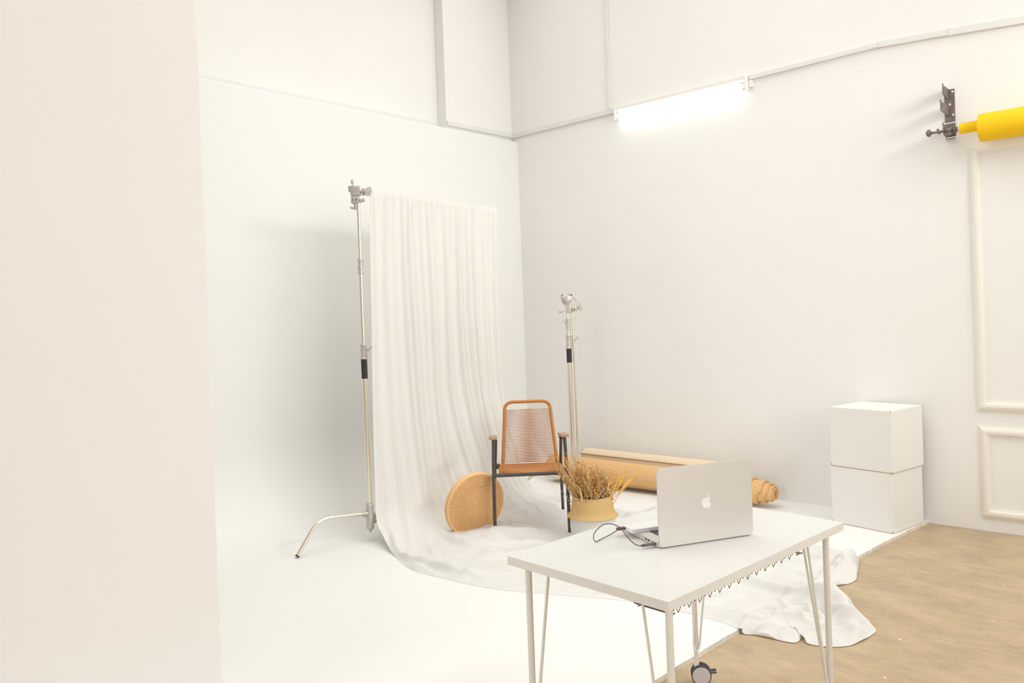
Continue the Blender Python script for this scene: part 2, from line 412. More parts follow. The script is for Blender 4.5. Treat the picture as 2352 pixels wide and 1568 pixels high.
# panel moulding on the right wall
def panel(n, x0, x1, z0, z1, label):
    bm = B()
    # profile (inward offset, height off the wall)
    pf = [(0, 0), (0, .008), (.010, .012), (.016, .020), (.030, .024), (.046, .022), (.054, .010), (.062, .008), (.062, 0)]
    cs = [(x0, z0, 1, 1), (x1, z0, -1, 1), (x1, z1, -1, -1), (x0, z1, 1, -1)]
    rings = [[bm.verts.new((x + sx * d, WY - h, z + sz * d)) for d, h in pf] for x, z, sx, sz in cs]
    for i in range(4):
        a, b = rings[i], rings[(i + 1) % 4]
        for k in range(len(pf) - 1): bm.faces.new((a[k], a[k + 1], b[k + 1], b[k]))
    return struct('trim_%d' % n, bm, M_trim, label)
panel(6, -1.255, -0.15, .755, 2.425, 'tall rectangular wall moulding under the yellow paper roll')
panel(7, -1.250, -0.15, .082, .660, 'low rectangular wall moulding near the floor')

# ------------------------------------------------------------------ table
TZ = .71
tA = Vector((-1.7270, 1.8250, 0)); tu = Vector((0.99694, -0.07819, 0)); tv = Vector((0.07819, 0.99694, 0))
TW, TL = .614, 1.014
rz = atan2(tu.y, tu.x)
t = thing('desk', 'white rectangular desk on hairpin-braced caster legs holding the open laptop', 'table', (tA.x, tA.y, 0), rz)
bm = B(); box(bm, (0, 0, TZ - .0275), (TW, TL, TZ), .0012, 2)
for f in bm.faces:
    f.material_index = 0 if abs(f.normal.z) > .5 else 1
obj('tabletop', bm, [M_table, M_table_edge], t)
legs = [(.042, .05, 1, 1), (TW - .036, .05, -1, 1), (.042, TL - .075, 1, -1), (TW - .030, TL - .075, -1, -1)]
for i, (lx, ly, sx, sy) in enumerate(legs):
    zb = PZ if i == 0 else 0.0
    top = TZ - .0275
    bm = B(); tube(bm, [(lx, ly, top), (lx, ly, zb + .135), (lx, ly, zb + .13), (lx, ly, zb + .078)], [.0105, .0105, .0085, .0085], 18)
    box(bm, (min(lx - sx * .012, lx + sx * .11), min(ly - sy * .012, ly + sy * .11), top - .003), (max(lx - sx * .012, lx + sx * .11), max(ly - sy * .012, ly + sy * .11), top))
    leg = smooth_by_angle(obj('leg', bm, M_legpaint, t))
    # U-shaped brace rod looped round the tube
    a = Vector((lx + sx * .090, ly, top)); b = Vector((lx + sx * .045, ly + sy * .050, top))
    q = .0150
    p1 = Vector((lx + sx * q, ly - sy * .003, zb + .155)); p2 = Vector((lx + sx * .002, ly + sy * q, zb + .155))
    mid = Vector((lx + sx * .012, ly + sy * .011, zb + .133))
    bm = B(); tube(bm, smoothpath([a, lerp(a, p1, .5), lerp(a, p1, .9), p1, mid, p2, lerp(b, p2, .9), lerp(b, p2, .5), b], 5), .0042, 10)
    obj('brace_rod', bm, M_legpaint, leg, True)
    # twin-wheel caster
    d = Vector((sin(radians(45)), -cos(radians(45)), 0))    # towards the camera
    d = Vector((.70, -.71, 0)) if i != 2 else Vector((.62, -.78, 0)); d.normalize()
    s = Vector((-d.y, d.x, 0))
    cc = Vector((lx, ly, zb + .0385)) + s * .016
    bm = B()
    cyl(bm, (lx, ly, zb + .03), (lx, ly, zb + .085), .010, 16, mi=0)
    for e in (-1, 1):
        c0 = cc + d * (.006 * e); c1 = cc + d * (.022 * e)
        lathe(bm, [(.036, 0), (.0385, .002), (.0385, .014), (.035, .017)], c0, d * e, 30, mi=1)
        lathe(bm, [(.0345, .0165), (.0335, .019), (.001, .0205)], c0, d * e, 30, mi=2)
    # brake lever
    lv = cc + s * .037 + Vector((0, 0, .008))
    obox(bm, lv + s * .010 + Vector((0, 0, .002)), s + Vector((0, 0, .15)), d, (0, 0, 1), .015, .012, .005, .002, mi=1)
    for e in range(-1, 2): obox(bm, lv + s * (.012 + e * .006) + Vector((0, 0, .008)), s, d, (0, 0, 1), .0013, .012, .002, mi=1)
    smooth_by_angle(obj('caster', bm, [M_legpaint, M_tyre, M_hub], t), 40)
# wire cable tray screwed below the top
bm = B(); x0, x1, z0, z1 = .440, .570, TZ - .067, TZ - .0312
y0, y1 = .085, .80
for x, z in ((x1, z1), (x0, z1)): tube(bm, [(x, y0, z), (x, y1, z)], .0010, 6)
for x, z in ((x0 + .012, z0), ((x0 + x1) / 2 - .02, z0)): tube(bm, [(x, y0 + .01, z), (x, y1 - .01, z)], .0013, 6)
def zig(x, dx):
    pts = []; n = 14; st = (y1 - y0) / n
    for k in range(n):
        y = y0 + k * st
        pts += [(x, y, z1), (x + dx, y + st * .45, z0 - .003)]
    pts.append((x, y1, z1)); tube(bm, fillet(pts, .0015, 2), .0011, 6)
zig(x1, -.004); zig(x1 - .016, -.004); zig(x0, .004)
for y in (y0, y1):
    tube(bm, fillet([(x0 - .012, y - .02, z1 + .002), (x0, y - .01, z0 + .002), (x1, y - .01, z0 + .002)], .01), .0014, 6)
    tube(bm, [(x0, y, z0), (x1, y, z0)], .0015, 6)
    tube(bm, [(x0 + .02, y - .018, z0), (x0 + .02, y + .01, z0)], .0013, 6)
    tube(bm, [(x1 - .005, y - .018, z0), (x1 - .005, y + .01, z0)], .0013, 6)
for y in (.12, .42, .74):
    for x, e in ((x1, -1), (x0, 1)): tube(bm, fillet([(x, y - .012, z1), (x + e * .002, y - .012, TZ - .0285), (x + e * .002, y + .012, TZ - .0285), (x, y + .012, z1)], .003), .0016, 6)
o = obj('cable_tray', bm, M_wire, t); o['label'] = 'dark wire cable tray under the tabletop'

# ------------------------------------------------------------------ laptop (local: X along hinge, -Y towards the user, Z up)
hA = Vector((-1.381, 2.160, TZ)); hB = Vector((-1.217, 2.469, TZ))
hx = (hB - hA).normalized(); yaw = atan2(hx.y, hx.x)
LW = .352
lap = thing('laptop', 'open silver laptop on the white desk, seen from behind its lid', 'laptop', hA, yaw)
def rrect(x0, y0, x1, y1, r, n=6):
    out = []
    for cx, cy, a0 in ((x1 - r, y1 - r, 0), (x0 + r, y1 - r, 90), (x0 + r, y0 + r, 180), (x1 - r, y0 + r, 270)):
        for k in range(n + 1):
            a = radians(a0 + 90 * k / n); out.append((cx + r * cos(a), cy + r * sin(a)))
    return out
# +Y local = perpendicular to the hinge, left of it = away from the camera
bm = B(); prism(bm, rrect(0, .003, LW, .247, .012), .002, .0175); 
bmesh.ops.bevel(bm, geom=[e for e in bm.edges if abs(e.verts[0].co.z - e.verts[1].co.z) < 1e-6], offset=.0015, segments=2, affect='EDGES')
for x in (.03, LW - .03):
    for y in (.03, .22): cyl(bm, (x, y, 0), (x, y, .003), .007, 12, mi=1)
base = smooth_by_angle(obj('base', bm, [M_alu, M_tyre], lap))
bm = B()
for r in range(6):
    n = 14 if r else 13
    kw = .270 / n
    for k in range(n):
        if r == 5 and 4 <= k <= 8:
            if k > 4: continue
            box(bm, (.041 + k * kw, .035 + r * .0185, .0175), (.041 + (k + 5) * kw - .003, .035 + r * .0185 + .0155, .0187)); continue
        box(bm, (.041 + k * kw, .035 + r * .0185, .0175), (.041 + (k + 1) * kw - .003, .035 + r * .0185 + (.009 if r == 0 else .0155), .0187))
obj('keyboard', bm, M_key, base)
bm = B(); prism(bm, rrect(.125, .160, .228, .236, .004), .0170, .0178); obj('trackpad', bm, M_alu, base)
bm = B()
for y, w in ((.020, .010), (.038, .008), (.060, .013), (.078, .013)): box(bm, (-.0004, y, .008), (.002, y + w, .0125))
o = obj('port', bm, M_hole, base)
# lid: upright
LH = .2505
bm = B(); prism(bm, rrect(0, .0035, LW, LH + .003, .011), 0, .006, axes=((1, 0, 0), (0, 0, 1), (0, 1, 0)), o=(0, -.0035, 0))
bmesh.ops.bevel(bm, geom=[e for e in bm.edges if abs(e.verts[0].co.y - e.verts[1].co.y) < 1e-6], offset=.0018, segments=3, affect='EDGES')
lid = smooth_by_angle(obj('lid', bm, M_alu, lap))
bm = B(); cyl(bm, (.03, .0045, .0125), (LW - .03, .0045, .0125), .0050, 14); o = obj('hinge', bm, M_key, lap, False)
bm = B(); prism(bm, rrect(.006, .016, LW - .006, LH - .004, .006), .0055, .0031, axes=((1, 0, 0), (0, 0, 1), (0, 1, 0)), o=(0, -.0002, 0)); obj('screen', bm, M_screen, lid)
# emblem on the back of the lid (fruit with a bite and a leaf)
s = .0180
body = [(0.0, .80), (.16, .87), (.34, .93), (.54, .89), (.72, .78), (.82, .66), (.64, .50), (.56, .28), (.58, .04), (.70, -.16), (.88, -.28), (.78, -.56), (.60, -.84), (.42, -1.0), (.26, -1.02), (.10, -.95), (-.06, -.93), (-.24, -.98), (-.42, -1.03), (-.60, -.92), (-.78, -.66), (-.92, -.30), (-.96, .06), (-.90, .42), (-.76, .68), (-.54, .84), (-.34, .88), (-.16, .83)]
leafp = [(.02, .98), (.03, 1.18), (.14, 1.38), (.38, 1.54), (.40, 1.36), (.30, 1.14), (.16, 1.02)]
def curvepoly(p, n=4): return [(q.x, q.y) for q in smoothpath([(a, b, 0) for a, b in p], n, True)]
cx0, cz0 = LW * .503, .128
bm = B()
for pl in (curvepoly(body), curvepoly(leafp)):
    # seen from behind the lid the local X axis runs left to right
    prism(bm, [(cx0 + a * s, cz0 + b * s) for a, b in pl], -.0041, -.0030, axes=((1, 0, 0), (0, 0, 1), (0, 1, 0)))
o = obj('emblem', bm, M_logo, lid); o['label'] = 'white glossy bitten-fruit emblem on the lid'

# white portable drive on the palm rest
dA = Vector((-1.5105, 2.2030, TZ + .0180)); 
dr = thing('portable_drive', 'thin white portable drive lying on the laptop palm rest', 'hard drive', dA, yaw)
bm = B(); prism(bm, rrect(0, 0, .150, .072, .008), .0004, .0125)
bmesh.ops.bevel(bm, geom=[e for e in bm.edges if abs(e.verts[0].co.z - e.verts[1].co.z) < 1e-6], offset=.002, segments=3, affect='EDGES')
smooth_by_angle(obj('casing', bm, M_drive, dr))
bm = B(); box(bm, (-.0005, .046, .003), (.002, .060, .009)); obj('socket', bm, M_hole, dr)

# USB cable
cb = thing('usb_cable', 'dark looped cable joining the laptop to the white drive', 'cable', (0, 0, 0))
cp = [(-1.4141, 2.1262, .7205), (-1.4372, 2.1122, .726), (-1.4708, 2.1143, .745), (-1.504, 2.1271, .765), (-1.5439, 2.1352, .77), (-1.5834, 2.1408, .76), (-1.6004, 2.1215, .74), (-1.5986, 2.1062, .725), (-1.5839, 2.0977, .7145), (-1.5858, 2.1292, .7145), (-1.5829, 2.1748, .719), (-1.5690, 2.2000, .731)]
bm = B(); tube(bm, smoothpath(cp, 8), .0015, 8); obj('cord', bm, M_cable, cb, True)
ldir = Vector((-hx.x, -hx.y, 0))
bm = B(); pa = hA + Vector((-hx.y, hx.x, 0)) * .024 + Vector((0, 0, .0105))
obox(bm, pa + ldir * .022, ldir, (-hx.y, hx.x, 0), (0, 0, 1), .0200, .0066, .0032, .0012)
cyl(bm, pa + ldir * .040, pa + ldir * .050, .0036, 10)
obj('plug', bm, M_plug, cb)
bm = B(); pb = dA + Vector((-hx.y, hx.x, 0)) * .053 + Vector((0, 0, .0065))
obox(bm, pb + ldir * .016, ldir, (-hx.y, hx.x, 0), (0, 0, 1), .0140, .0075, .0042, .0015)
obj('plug', bm, M_plug, cb)

# ------------------------------------------------------------------ chair (local: X to the picture's right, Y backwards)
cm = Vector((-3.489, 3.939, 0)); crz = atan2(.674, .737) + radians(1.5)
FZ = .027
ch = thing('armchair', 'orange cord armchair with black iron frame and wooden armrests', 'chair', (cm.x, cm.y, 0), crz)
hw = .246
def leg_path(sx, pts): return [(sx * x, y, z) for x, y, z in pts]
for sx in (-1, 1):
    # front leg, kinked at the seat rail, then leaning back up to the armrest
    p = fillet([(sx * hw, 0, FZ), (sx * (hw - .004), .006, .42), (sx * (hw - .010), .030, .642)], .05)
    bm = B(); tube(bm, p, .0115, 12); smooth_by_angle(obj('leg', bm, M_iron, ch))
for sx in (-1, 1):
    # rear leg rises forward to the front of the armrest
    p = fillet([(sx * (hw + .002), .500, FZ), (sx * (hw - .014), .38, .39), (sx * (hw - .026), .13, .628)], .06)
    bm = B(); tube(bm, p, .0105, 12); smooth_by_angle(obj('leg', bm, M_iron, ch))
bm = B()
tube(bm, [(-hw + .006, .006, .416), (hw - .006, .006, .416)], .0125, 12)
for sx in (-1, 1):
    tube(bm, [(sx * (hw - .006), .012, .416), (sx * (hw - .016), .385, .396)], .009, 10)
    tube(bm, [(sx * (hw - .014), .36, .420), (sx * .195, .36, .418)], .010, 10)
    tube(bm, [(sx * (hw - .014), .362, .398), (sx * (hw - .014), .36, .424)], .009, 8)
tube(bm, [(-hw + .016, .385, .396), (hw - .016, .385, .396)], .009, 10)
smooth_by_angle(obj('frame', bm, M_iron, ch))
for sx in (-1, 1):
    bm = B(); tube(bm, [(sx * (hw - .010), .012, .644), (sx * (hw - .022), .270, .614)], .009, 10); smooth_by_angle(obj('arm_support', bm, M_iron, ch))
    bm = B(); obox(bm, (sx * (hw - .008), .135, .648), (1, 0, 0), (0, 1, -.105), (0, .105, 1), .027, .142, .0105, .005)
    obj('armrest', bm, M_armwood, ch)
# seat frame + backrest frame: orange wrapped tube
sp = [(-.196, .010, .424), (-.196, .20, .424), (-.190, .372, .412), (.212, .372, .412), (.216, .20, .424), (.216, .010, .424)]
def wrap_tube(bm, path, r, seg=12, pitch=.006, amp=.0009):
    # dense rings with slight ridges, like cord wound on the tube
    P = [Vector(p) for p in path]; d = [0]
    for i in range(1, len(P)): d.append(d[-1] + (P[i] - P[i - 1]).length)
    n = int(d[-1] / (pitch / 2)); pts = []; rr = []; j = 0
    for k in range(n + 1):
        q = d[-1] * k / n
        while j < len(d) - 2 and d[j + 1] < q: j += 1
        f = (q - d[j]) / max(d[j + 1] - d[j], 1e-9); pts.append(P[j].lerp(P[j + 1], min(f, 1))); rr.append(r + amp * (1 if k % 2 else -1))
    tube(bm, pts, rr, seg)
bm = B(); wrap_tube(bm, fillet(sp, .05, 8), .0105)
tube(bm, [(-.19, .014, .425), (.21, .014, .425)], .009, 10)
obj('seat_frame', bm, M_cord, ch, True)
BT, YB, YT = .843, .372, .495      # back top z, y at the bottom and top
def by(z): return lerp(YB, YT, (z - .41) / (BT - .41))
def bw(z): return lerp(.193, .160, (z - .41) / (BT - .41))
BXO = .016
bp_ = [(-bw(.405), by(.405), .405)] + [(-bw(z), by(z), z) for z in (.55, .70)] + [(-bw(BT) - .002, by(BT), BT), (bw(BT) + .002, by(BT), BT)] + [(bw(z), by(z), z) for z in (.70, .55)] + [(bw(.405), by(.405), .405)]
bm = B(); wrap_tube(bm, fillet(bp_, .062, 10), .0118)
obj('back_frame', bm, M_cord, ch, True, (BXO, 0, 0))
# cords of the back: two layers wrapped round the side tubes
bm = B(); n = 36
for k in range(n):
    z = lerp(.432, BT - .055, k / (n - 1))
    for e, dz in ((-1, 0), (1, -.0040)):
        w = bw(z); yy = by(z) + e * .0095
        sag = .004 * e
        pts = [(-w - .004, by(z), z + dz * .5), (-w + .008, yy, z + dz), (-w * .4, yy + sag * .8, z + dz + .0012 * (e > 0)), (0, yy + sag, z + dz + .0034 * (e > 0)), (w * .4, yy + sag * .8, z + dz + .0012 * (e > 0)), (w - .008, yy, z + dz * .8), (w + .004, by(z), z + dz * .5)]
        tube(bm, pts, .0020, 6)
obj('backrest_cords', bm, M_cordthin, ch, True, (BXO, 0, 0))
bm = B(); n = 34
for k in range(n):
    y = lerp(.030, .360, k / (n - 1)); z = .426 - .012 * (y / .37) ** 1.3
    for e in (-1, 1):
        w = .204; s0 = -.014 * sin(pi * min(1, y / .37)) if e > 0 else -.006
        zz = z + e * .0085
        pts = [(a_ + .010, b_, c_) for a_, b_, c_ in ((-w - .002, y, z), (-w + .010, y + .0025 * e, zz), (-.1, y + .0025 * e, zz + s0 * .7), (0, y + .0025 * e, zz + s0), (.1, y + .0025 * e, zz + s0 * .7), (w - .010, y + .0025 * e, zz), (w + .002, y, z))]
        tube(bm, pts, .0022, 6)
obj('seat_cords', bm, M_cordthin, ch, True)

# ------------------------------------------------------------------ round woven floor cushion leaning against the chair
RD = Vector((.737, .674, 0)); TC = Vector((.675, -.738, 0)); UP = Vector((0, 0, 1))
def woven_disc(name, centre, nrm, rad, th, parent=None):
    bm = B(); n = nrm.normalized(); u = n.cross(UP).normalized(); w = u.cross(n)
    uvl = bm.loops.layers.uv.new('UVMap')
    NR = 21; cr = rad / NR
    for k in range(NR):
        rr = cr * (k + .5); seg = max(10, int(2 * pi * rr / .0052)); seg += seg % 2
        ring = []
        for i in range(seg):
            a = 2 * pi * i / seg
            rj = rr + cr * .16 * (1 if i % 2 else -1)
            dirv = u * cos(a) + w * sin(a)
            hgt = .0022 * (1 if (i // 2) % 2 else -1)
            front = th / 2 + (hgt if i % 2 else .0)
            row = []
            for q in range(5):
                b = -pi / 2 + pi * q / 4
                row.append(bm.verts.new(centre + dirv * (rj + sin(b) * cr * .56) + n * (front - cr * .5 + cos(b) * cr * .62)))
            ring.append(row)
        for i in range(seg):
            a, b = ring[i], ring[(i + 1) % seg]
            for q in range(4):
                f_ = bm.faces.new((a[q], a[q + 1], b[q + 1], b[q])); f_.smooth = True
                for lp, (du, dv) in zip(f_.loops, ((0, q), (0, q + 1), (1, q + 1), (1, q))): lp[uvl].uv = (2 * pi * rr * (i + du) / seg + k * .0067, cr * (k + dv / 4))
    nf = len(bm.faces)
    # core and rim coils
    lathe(bm, [(rad * .985, -th / 2), (rad * .985, th / 2 - cr * .6)], centre, n, 48)
    for e in (-.5, 0.0, .42):
        pts = []; seg = 150
        for i in range(seg):
            a = 2 * pi * i / seg; pts.append(centre + (u * cos(a) + w * sin(a)) * (rad * .985) + n * (th * e * .8))
        tube(bm, pts, [.0085 + .0014 * (1 if i % 2 else -1) for i in range(seg)], 8, closed=True)
    bm.faces.ensure_lookup_table()
    for f_ in bm.faces[nf:]:
        for lp in f_.loops: lp[uvl].uv = (.008 + .010 * atan2((lp.vert.co - centre).dot(w), (lp.vert.co - centre).dot(u)) * 22, .0050)
    return obj(name, bm, M_disc)
dn = (TC * .80 + UP * .06) + RD * .52 + UP * -.22
o = woven_disc('floor_cushion', Vector((-3.800, 3.722, .220)), dn, .214, .034)
tag(o, 'round braided straw floor cushion leaning behind the chair leg', 'cushion')

# ------------------------------------------------------------------ white cloth backdrop
def key(pts): return [Vector(p) for p in pts]
Lk = key([(-4.24, 3.290, 2.305), (-4.24, 3.268, 1.569), (-4.24, 3.250, .90), (-4.235, 3.243, .423), (-4.20, 3.215, .177), (-4.08, 3.169, .092), (-3.87, 3.084, .025), (-3.60, 2.978, .0212), (-3.371, 2.973, .0212), (-2.927, 3.034, .0212), (-2.302, 3.289, .0212), (-1.869, 3.327, .0212), (-1.708, 3.296, .0212)])
Rk = key([(-4.24, 4.505, 2.277), (-4.24, 4.484, 1.483), (-4.24, 4.500, .877), (-4.12, 4.518, .412), (-4.02, 4.491, .245), (-3.93, 4.507, .147), (-3.75, 4.479, .092), (-3.597, 4.439, .062), (-3.366, 4.741, .025), (-3.0, 5.0, .0212), (-2.4, 5.0, .0212), (-1.95, 4.76, .0212), (-1.690, 4.70, .0212)])
endp = [(-1.674, 3.300), (-1.640, 3.317), (-1.56, 3.325), (-1.479, 3.338), (-1.462, 3.37), (-1.469, 3.426), (-1.440, 3.39), (-1.419, 3.366), (-1.333, 3.393), (-1.266, 3.472), (-1.24, 3.62), (-1.252, 3.702), (-1.36, 3.795), (-1.385, 3.85), (-1.409, 3.896), (-1.478, 3.901), (-1.544, 3.941), (-1.592, 4.005), (-1.606, 4.105), (-1.554, 4.218), (-1.545, 4.30), (-1.57, 4.404), (-1.60, 4.50), (-1.623, 4.579), (-1.66, 4.68)]
endf = smoothpath([(x, y, .004) for x, y in endp], 8)
def at_frac(P, t):
    d = [0.0]
    for i in range(1, len(P)): d.append(d[-1] + (P[i] - P[i - 1]).length)
    q = t * d[-1]
    for i in range(1, len(P)):
        if d[i] >= q - 1e-12: return P[i - 1].lerp(P[i], (q - d[i - 1]) / max(d[i] - d[i - 1], 1e-9))
    return P[-1]
# subdivide keys: rows
sub = [26, 22, 18, 10, 8, 9, 10, 9, 14, 18, 12, 6]
Lr, Rr, kk = [], [], []
Ls, Rs = smoothpath(Lk, 24), smoothpath(Rk, 24)
for i, s_ in enumerate(sub):
    for q in range(s_):
        f = q / s_; idx = (i + f) * 24; j = int(idx); g = idx - j
        Lr.append(Ls[j].lerp(Ls[min(j + 1, len(Ls) - 1)], g)); Rr.append(Rs[j].lerp(Rs[min(j + 1, len(Rs) - 1)], g)); kk.append(i + f)
Lr.append(Ls[-1]); Rr.append(Rs[-1]); kk.append(12.0)
NU = 190
random.seed(11)
pleats = []
x = 0.0
while x < 1.0:
    w_ = random.choice((random.uniform(.03, .05), random.uniform(.055, .11))); pleats.append((x + w_ / 2, w_, random.uniform(.5, 1.0))); x += w_
def pleat(u, spread=1.0):
    h = 0.0
    for c_, w_, a_ in pleats:
        d = (u - c_) / (w_ * .5 * spread)
        if abs(d) < 1: h += a_ * (1 - abs(d) ** 1.7)
    return h
def ridge(p, sc_, seed=0.0):
    return 1 - abs(noise.noise(Vector((p[0] * sc_, p[1] * sc_, seed))) * 2)
bm = B(); grid = []
NE = 64
def shape_row(k, u, P, tan):
    """offset for the hanging and sweeping part"""
    hang = max(0.0, min(1.0, (4.6 - k) / 2.0))
    return hang
flat_spots = [((-3.307, 4.104), .07), ((-3.076, 4.063), .26), ((-3.84, 3.66), .08)]
for ri, k in enumerate(kk):
    row = []
    for iu in range(NU + 1):
        u = iu / NU
        P = Lr[ri].lerp(Rr[ri], u)
        hang = max(0.0, min(1.0, (5.2 - k) / 2.2))
        floor_ = 1 - max(0.0, min(1.0, (7.0 - k) / 2.5))
        # pleats of the hanging part: deep near the rod, widening below
        us = u - .045 * min(k, 4) * u * (1 - u) * 2.2 + .010 * sin(k * 1.3 + u * 9) * min(1, k)
        dep = lerp(.022, .040, min(1, k / 1.2))
        off = (pleat(us) - .45) * dep * hang
        if k < 1.6:
            ph = u * 34 + 2.2 * noise.noise((u * 9, 2, 2)) + .25 * k * noise.noise((u * 30, k, 7)); gv = max(0, 1 - 3.2 * abs(sin(pi * ph)))
            off -= .012 * gv * max(0, 1 - k / (.35 + 1.2 * abs(noise.noise((int(ph + .5) * .37, 3, 9)))))
        big = .030 * sin(u * 17 + .8 * k) * min(1, k / 2) * hang * (.4 + .6 * u)
        edge_fade = min(1, min(u, 1 - u) / .03)
        off = (off + big * .6) * (.35 + .65 * edge_fade)
        if k < .30:      # gathered heading on the rod
            g_ = 1 - k / .30
            off = off * (1 - .5 * g_) + g_ * (.006 + .0055 * sin(u * 170 + 9 * noise.noise((u * 14, 0, 0))) * (.5 + noise.noise((u * 11, 4, 0))))
        nrm = Vector((1, 0, 0)).lerp(Vector((.3, 0, 1)), max(0, min(1, (k - 3.6) / 2.2))).normalized()
        P = P + nrm * off
        # sweep part: long creases running down the fabric
        if 2.5 < k < 8.5:
            cr = .5 * (ridge((u * 9 + k * .12, k * .25), 1.0, 4.0)) ** 3
            P = P + nrm * (.022 * cr) * min(1, (k - 2.5)) * min(1, 8.5 - k) * edge_fade
        # floor part
        if floor_ > 0:
            q = Vector((P.x, P.y, 0))
            wx = .12 * noise.noise((P.x * 2.3, P.y * 2.3, 5)); wy = .12 * noise.noise((P.x * 2.3, P.y * 2.3, 15))
            a1 = sin(19 * (P.y + .22 * P.x) + 6.0 * noise.noise((P.x * 1.1, P.y * 1.1, 3)) + 2 * wx * 8)
            a2 = sin(24 * (P.x * .8 - P.y * .45) + 7.0 * noise.noise((P.x * 1.4, P.y * 1.4, 13)))
            m_ = max(0, min(1, .5 + 1.4 * noise.noise((P.x * 1.7, P.y * 1.7, 33))))
            h = .044 * max(0, a1) ** 5 * m_ + .034 * max(0, a2) ** 6 * (1 - m_)
            h += .011 * max(0, ridge((P.x * 1.3 + wy, P.y + wx), 7.0, 17.0)) ** 3
            h += .003 * (noise.noise((P.x * 9, P.y * 9, 2)) + .5)
            for (c_, r_) in flat_spots:
                d = (Vector((c_[0], c_[1])) - Vector((P.x, P.y))).length
                if d < r_ * 1.6: h *= max(0.0, (d - r_) / (r_ * .6)) if d > r_ else 0.0
            if k > 11: h += .02 * (k - 11) * (.5 + noise.noise((u * 9, 5, 5))) * edge_fade
            P.z = max(P.z + h * floor_ * edge_fade, PZ + .0010)
        # rumpled mound in front of the chair's left front leg
        m1 = Vector((P.x + 3.595, P.y - 3.685)); P.z += .050 * math.exp(-(m1.x ** 2 + (m1.y) ** 2) / .0085)
        m2 = Vector((P.x + 3.735, P.y - 3.600)); P.z += .026 * math.exp(-(m2.x ** 2 + (m2.y) ** 2) / .0050)
        # never below the cove
        P.z = max(P.z, floor_z(P.x) + (.003 if P.x < CEND else .001))
        row.append(bm.verts.new(P))
    grid.append(row)
# the tail that spills off the platform onto the concrete
last = [v.co.copy() for v in grid[-1]]
for e in range(1, NE + 1):
    f = e / NE; row = []
    for iu in range(NU + 1):
        u = iu / NU; E = at_frac(endf, u)
        P = last[iu].lerp(E, f)
        drop = min(1, max(0, (P.x + 1.70) / .05)) if True else 0
        P.z = lerp(last[iu].z, .004, min(1, f * 1.15))
        if P.x < -1.69 + .03 * 0: P.z = max(P.z, PZ + .006)
        bell = (sin(pi * min(1, f * 1.02)) ** .55) * min(1, min(u, 1 - u) / .06)
        side = .55 + .75 * math.exp(-((P.y - 3.62) / .24) ** 2) + .25 * math.exp(-((P.y - 4.45) / .2) ** 2)
        q = (P.x * 1.0, P.y * 1.0)
        w1 = noise.noise((q[0] * 3.1, q[1] * 3.1, 8.0)); w2 = noise.noise((q[0] * 3.3, q[1] * 3.3, 18.0))
        qq = (q[0] + .10 * w1, q[1] + .10 * w2)
        n1 = noise.noise((q[0] * 2.6, q[1] * 2.6, 3.0)); n2 = noise.noise((q[0] * 3.4, q[1] * 3.4, 13.0))
        b1 = .5 + .5 * sin(15 * (q[0] * .75 + q[1] * .65) + 7.5 * n1); b2 = .5 + .5 * sin(27 * (q[1] * .8 - q[0] * .6) + 8 * n2)
        mm = max(0, min(1, .5 + 1.3 * noise.noise((q[0] * 3, q[1] * 3, 44))))
        h = .085 * b1 ** 1.6 * (.45 + .55 * mm) + .046 * b2 ** 2.4 * (1 - .5 * mm) + .020 * max(0, ridge((qq[0] + .15 * n2, qq[1] + .15 * n1), 9, 4.1)) ** 2.5 + .012 * (noise.noise((qq[0] * 4, qq[1] * 4, 1)) + .5)
        # scalloped hem close to the end
        hem = .020 * max(0, sin(u * 46 + 2 * w1)) * max(0, (f - .72) / .28) * min(1, min(u, 1 - u) / .05) * (1.0 - .75 * max(0, (f - .97) / .03))
        P.z += h * bell * side + hem
        P.x += .03 * w1 * bell; P.y += .03 * w2 * bell
        row.append(bm.verts.new(P))
    grid.append(row)
for i in range(len(grid) - 1):
    for iu in range(NU): bm.faces.new((grid[i][iu], grid[i][iu + 1], grid[i + 1][iu + 1], grid[i + 1][iu])).smooth = True
# small frill standing above the rod
top = grid[0]; fr = []
for iu in range(NU + 1):
    u = iu / NU; p = top[iu].co
    fr.append(bm.verts.new((p.x - .004 + .004 * sin(u * 300), p.y, p.z + .020 + .012 * noise.noise((u * 70, 1, 1)))))
for iu in range(NU): bm.faces.new((top[iu], top[iu + 1], fr[iu + 1], fr[iu])).smooth = True
o = obj('draped_cloth', bm, M_cloth); o['kind'] = 'thing'
tag(o, 'long white cloth gathered on a stand rod and spilling across the floor', 'cloth')

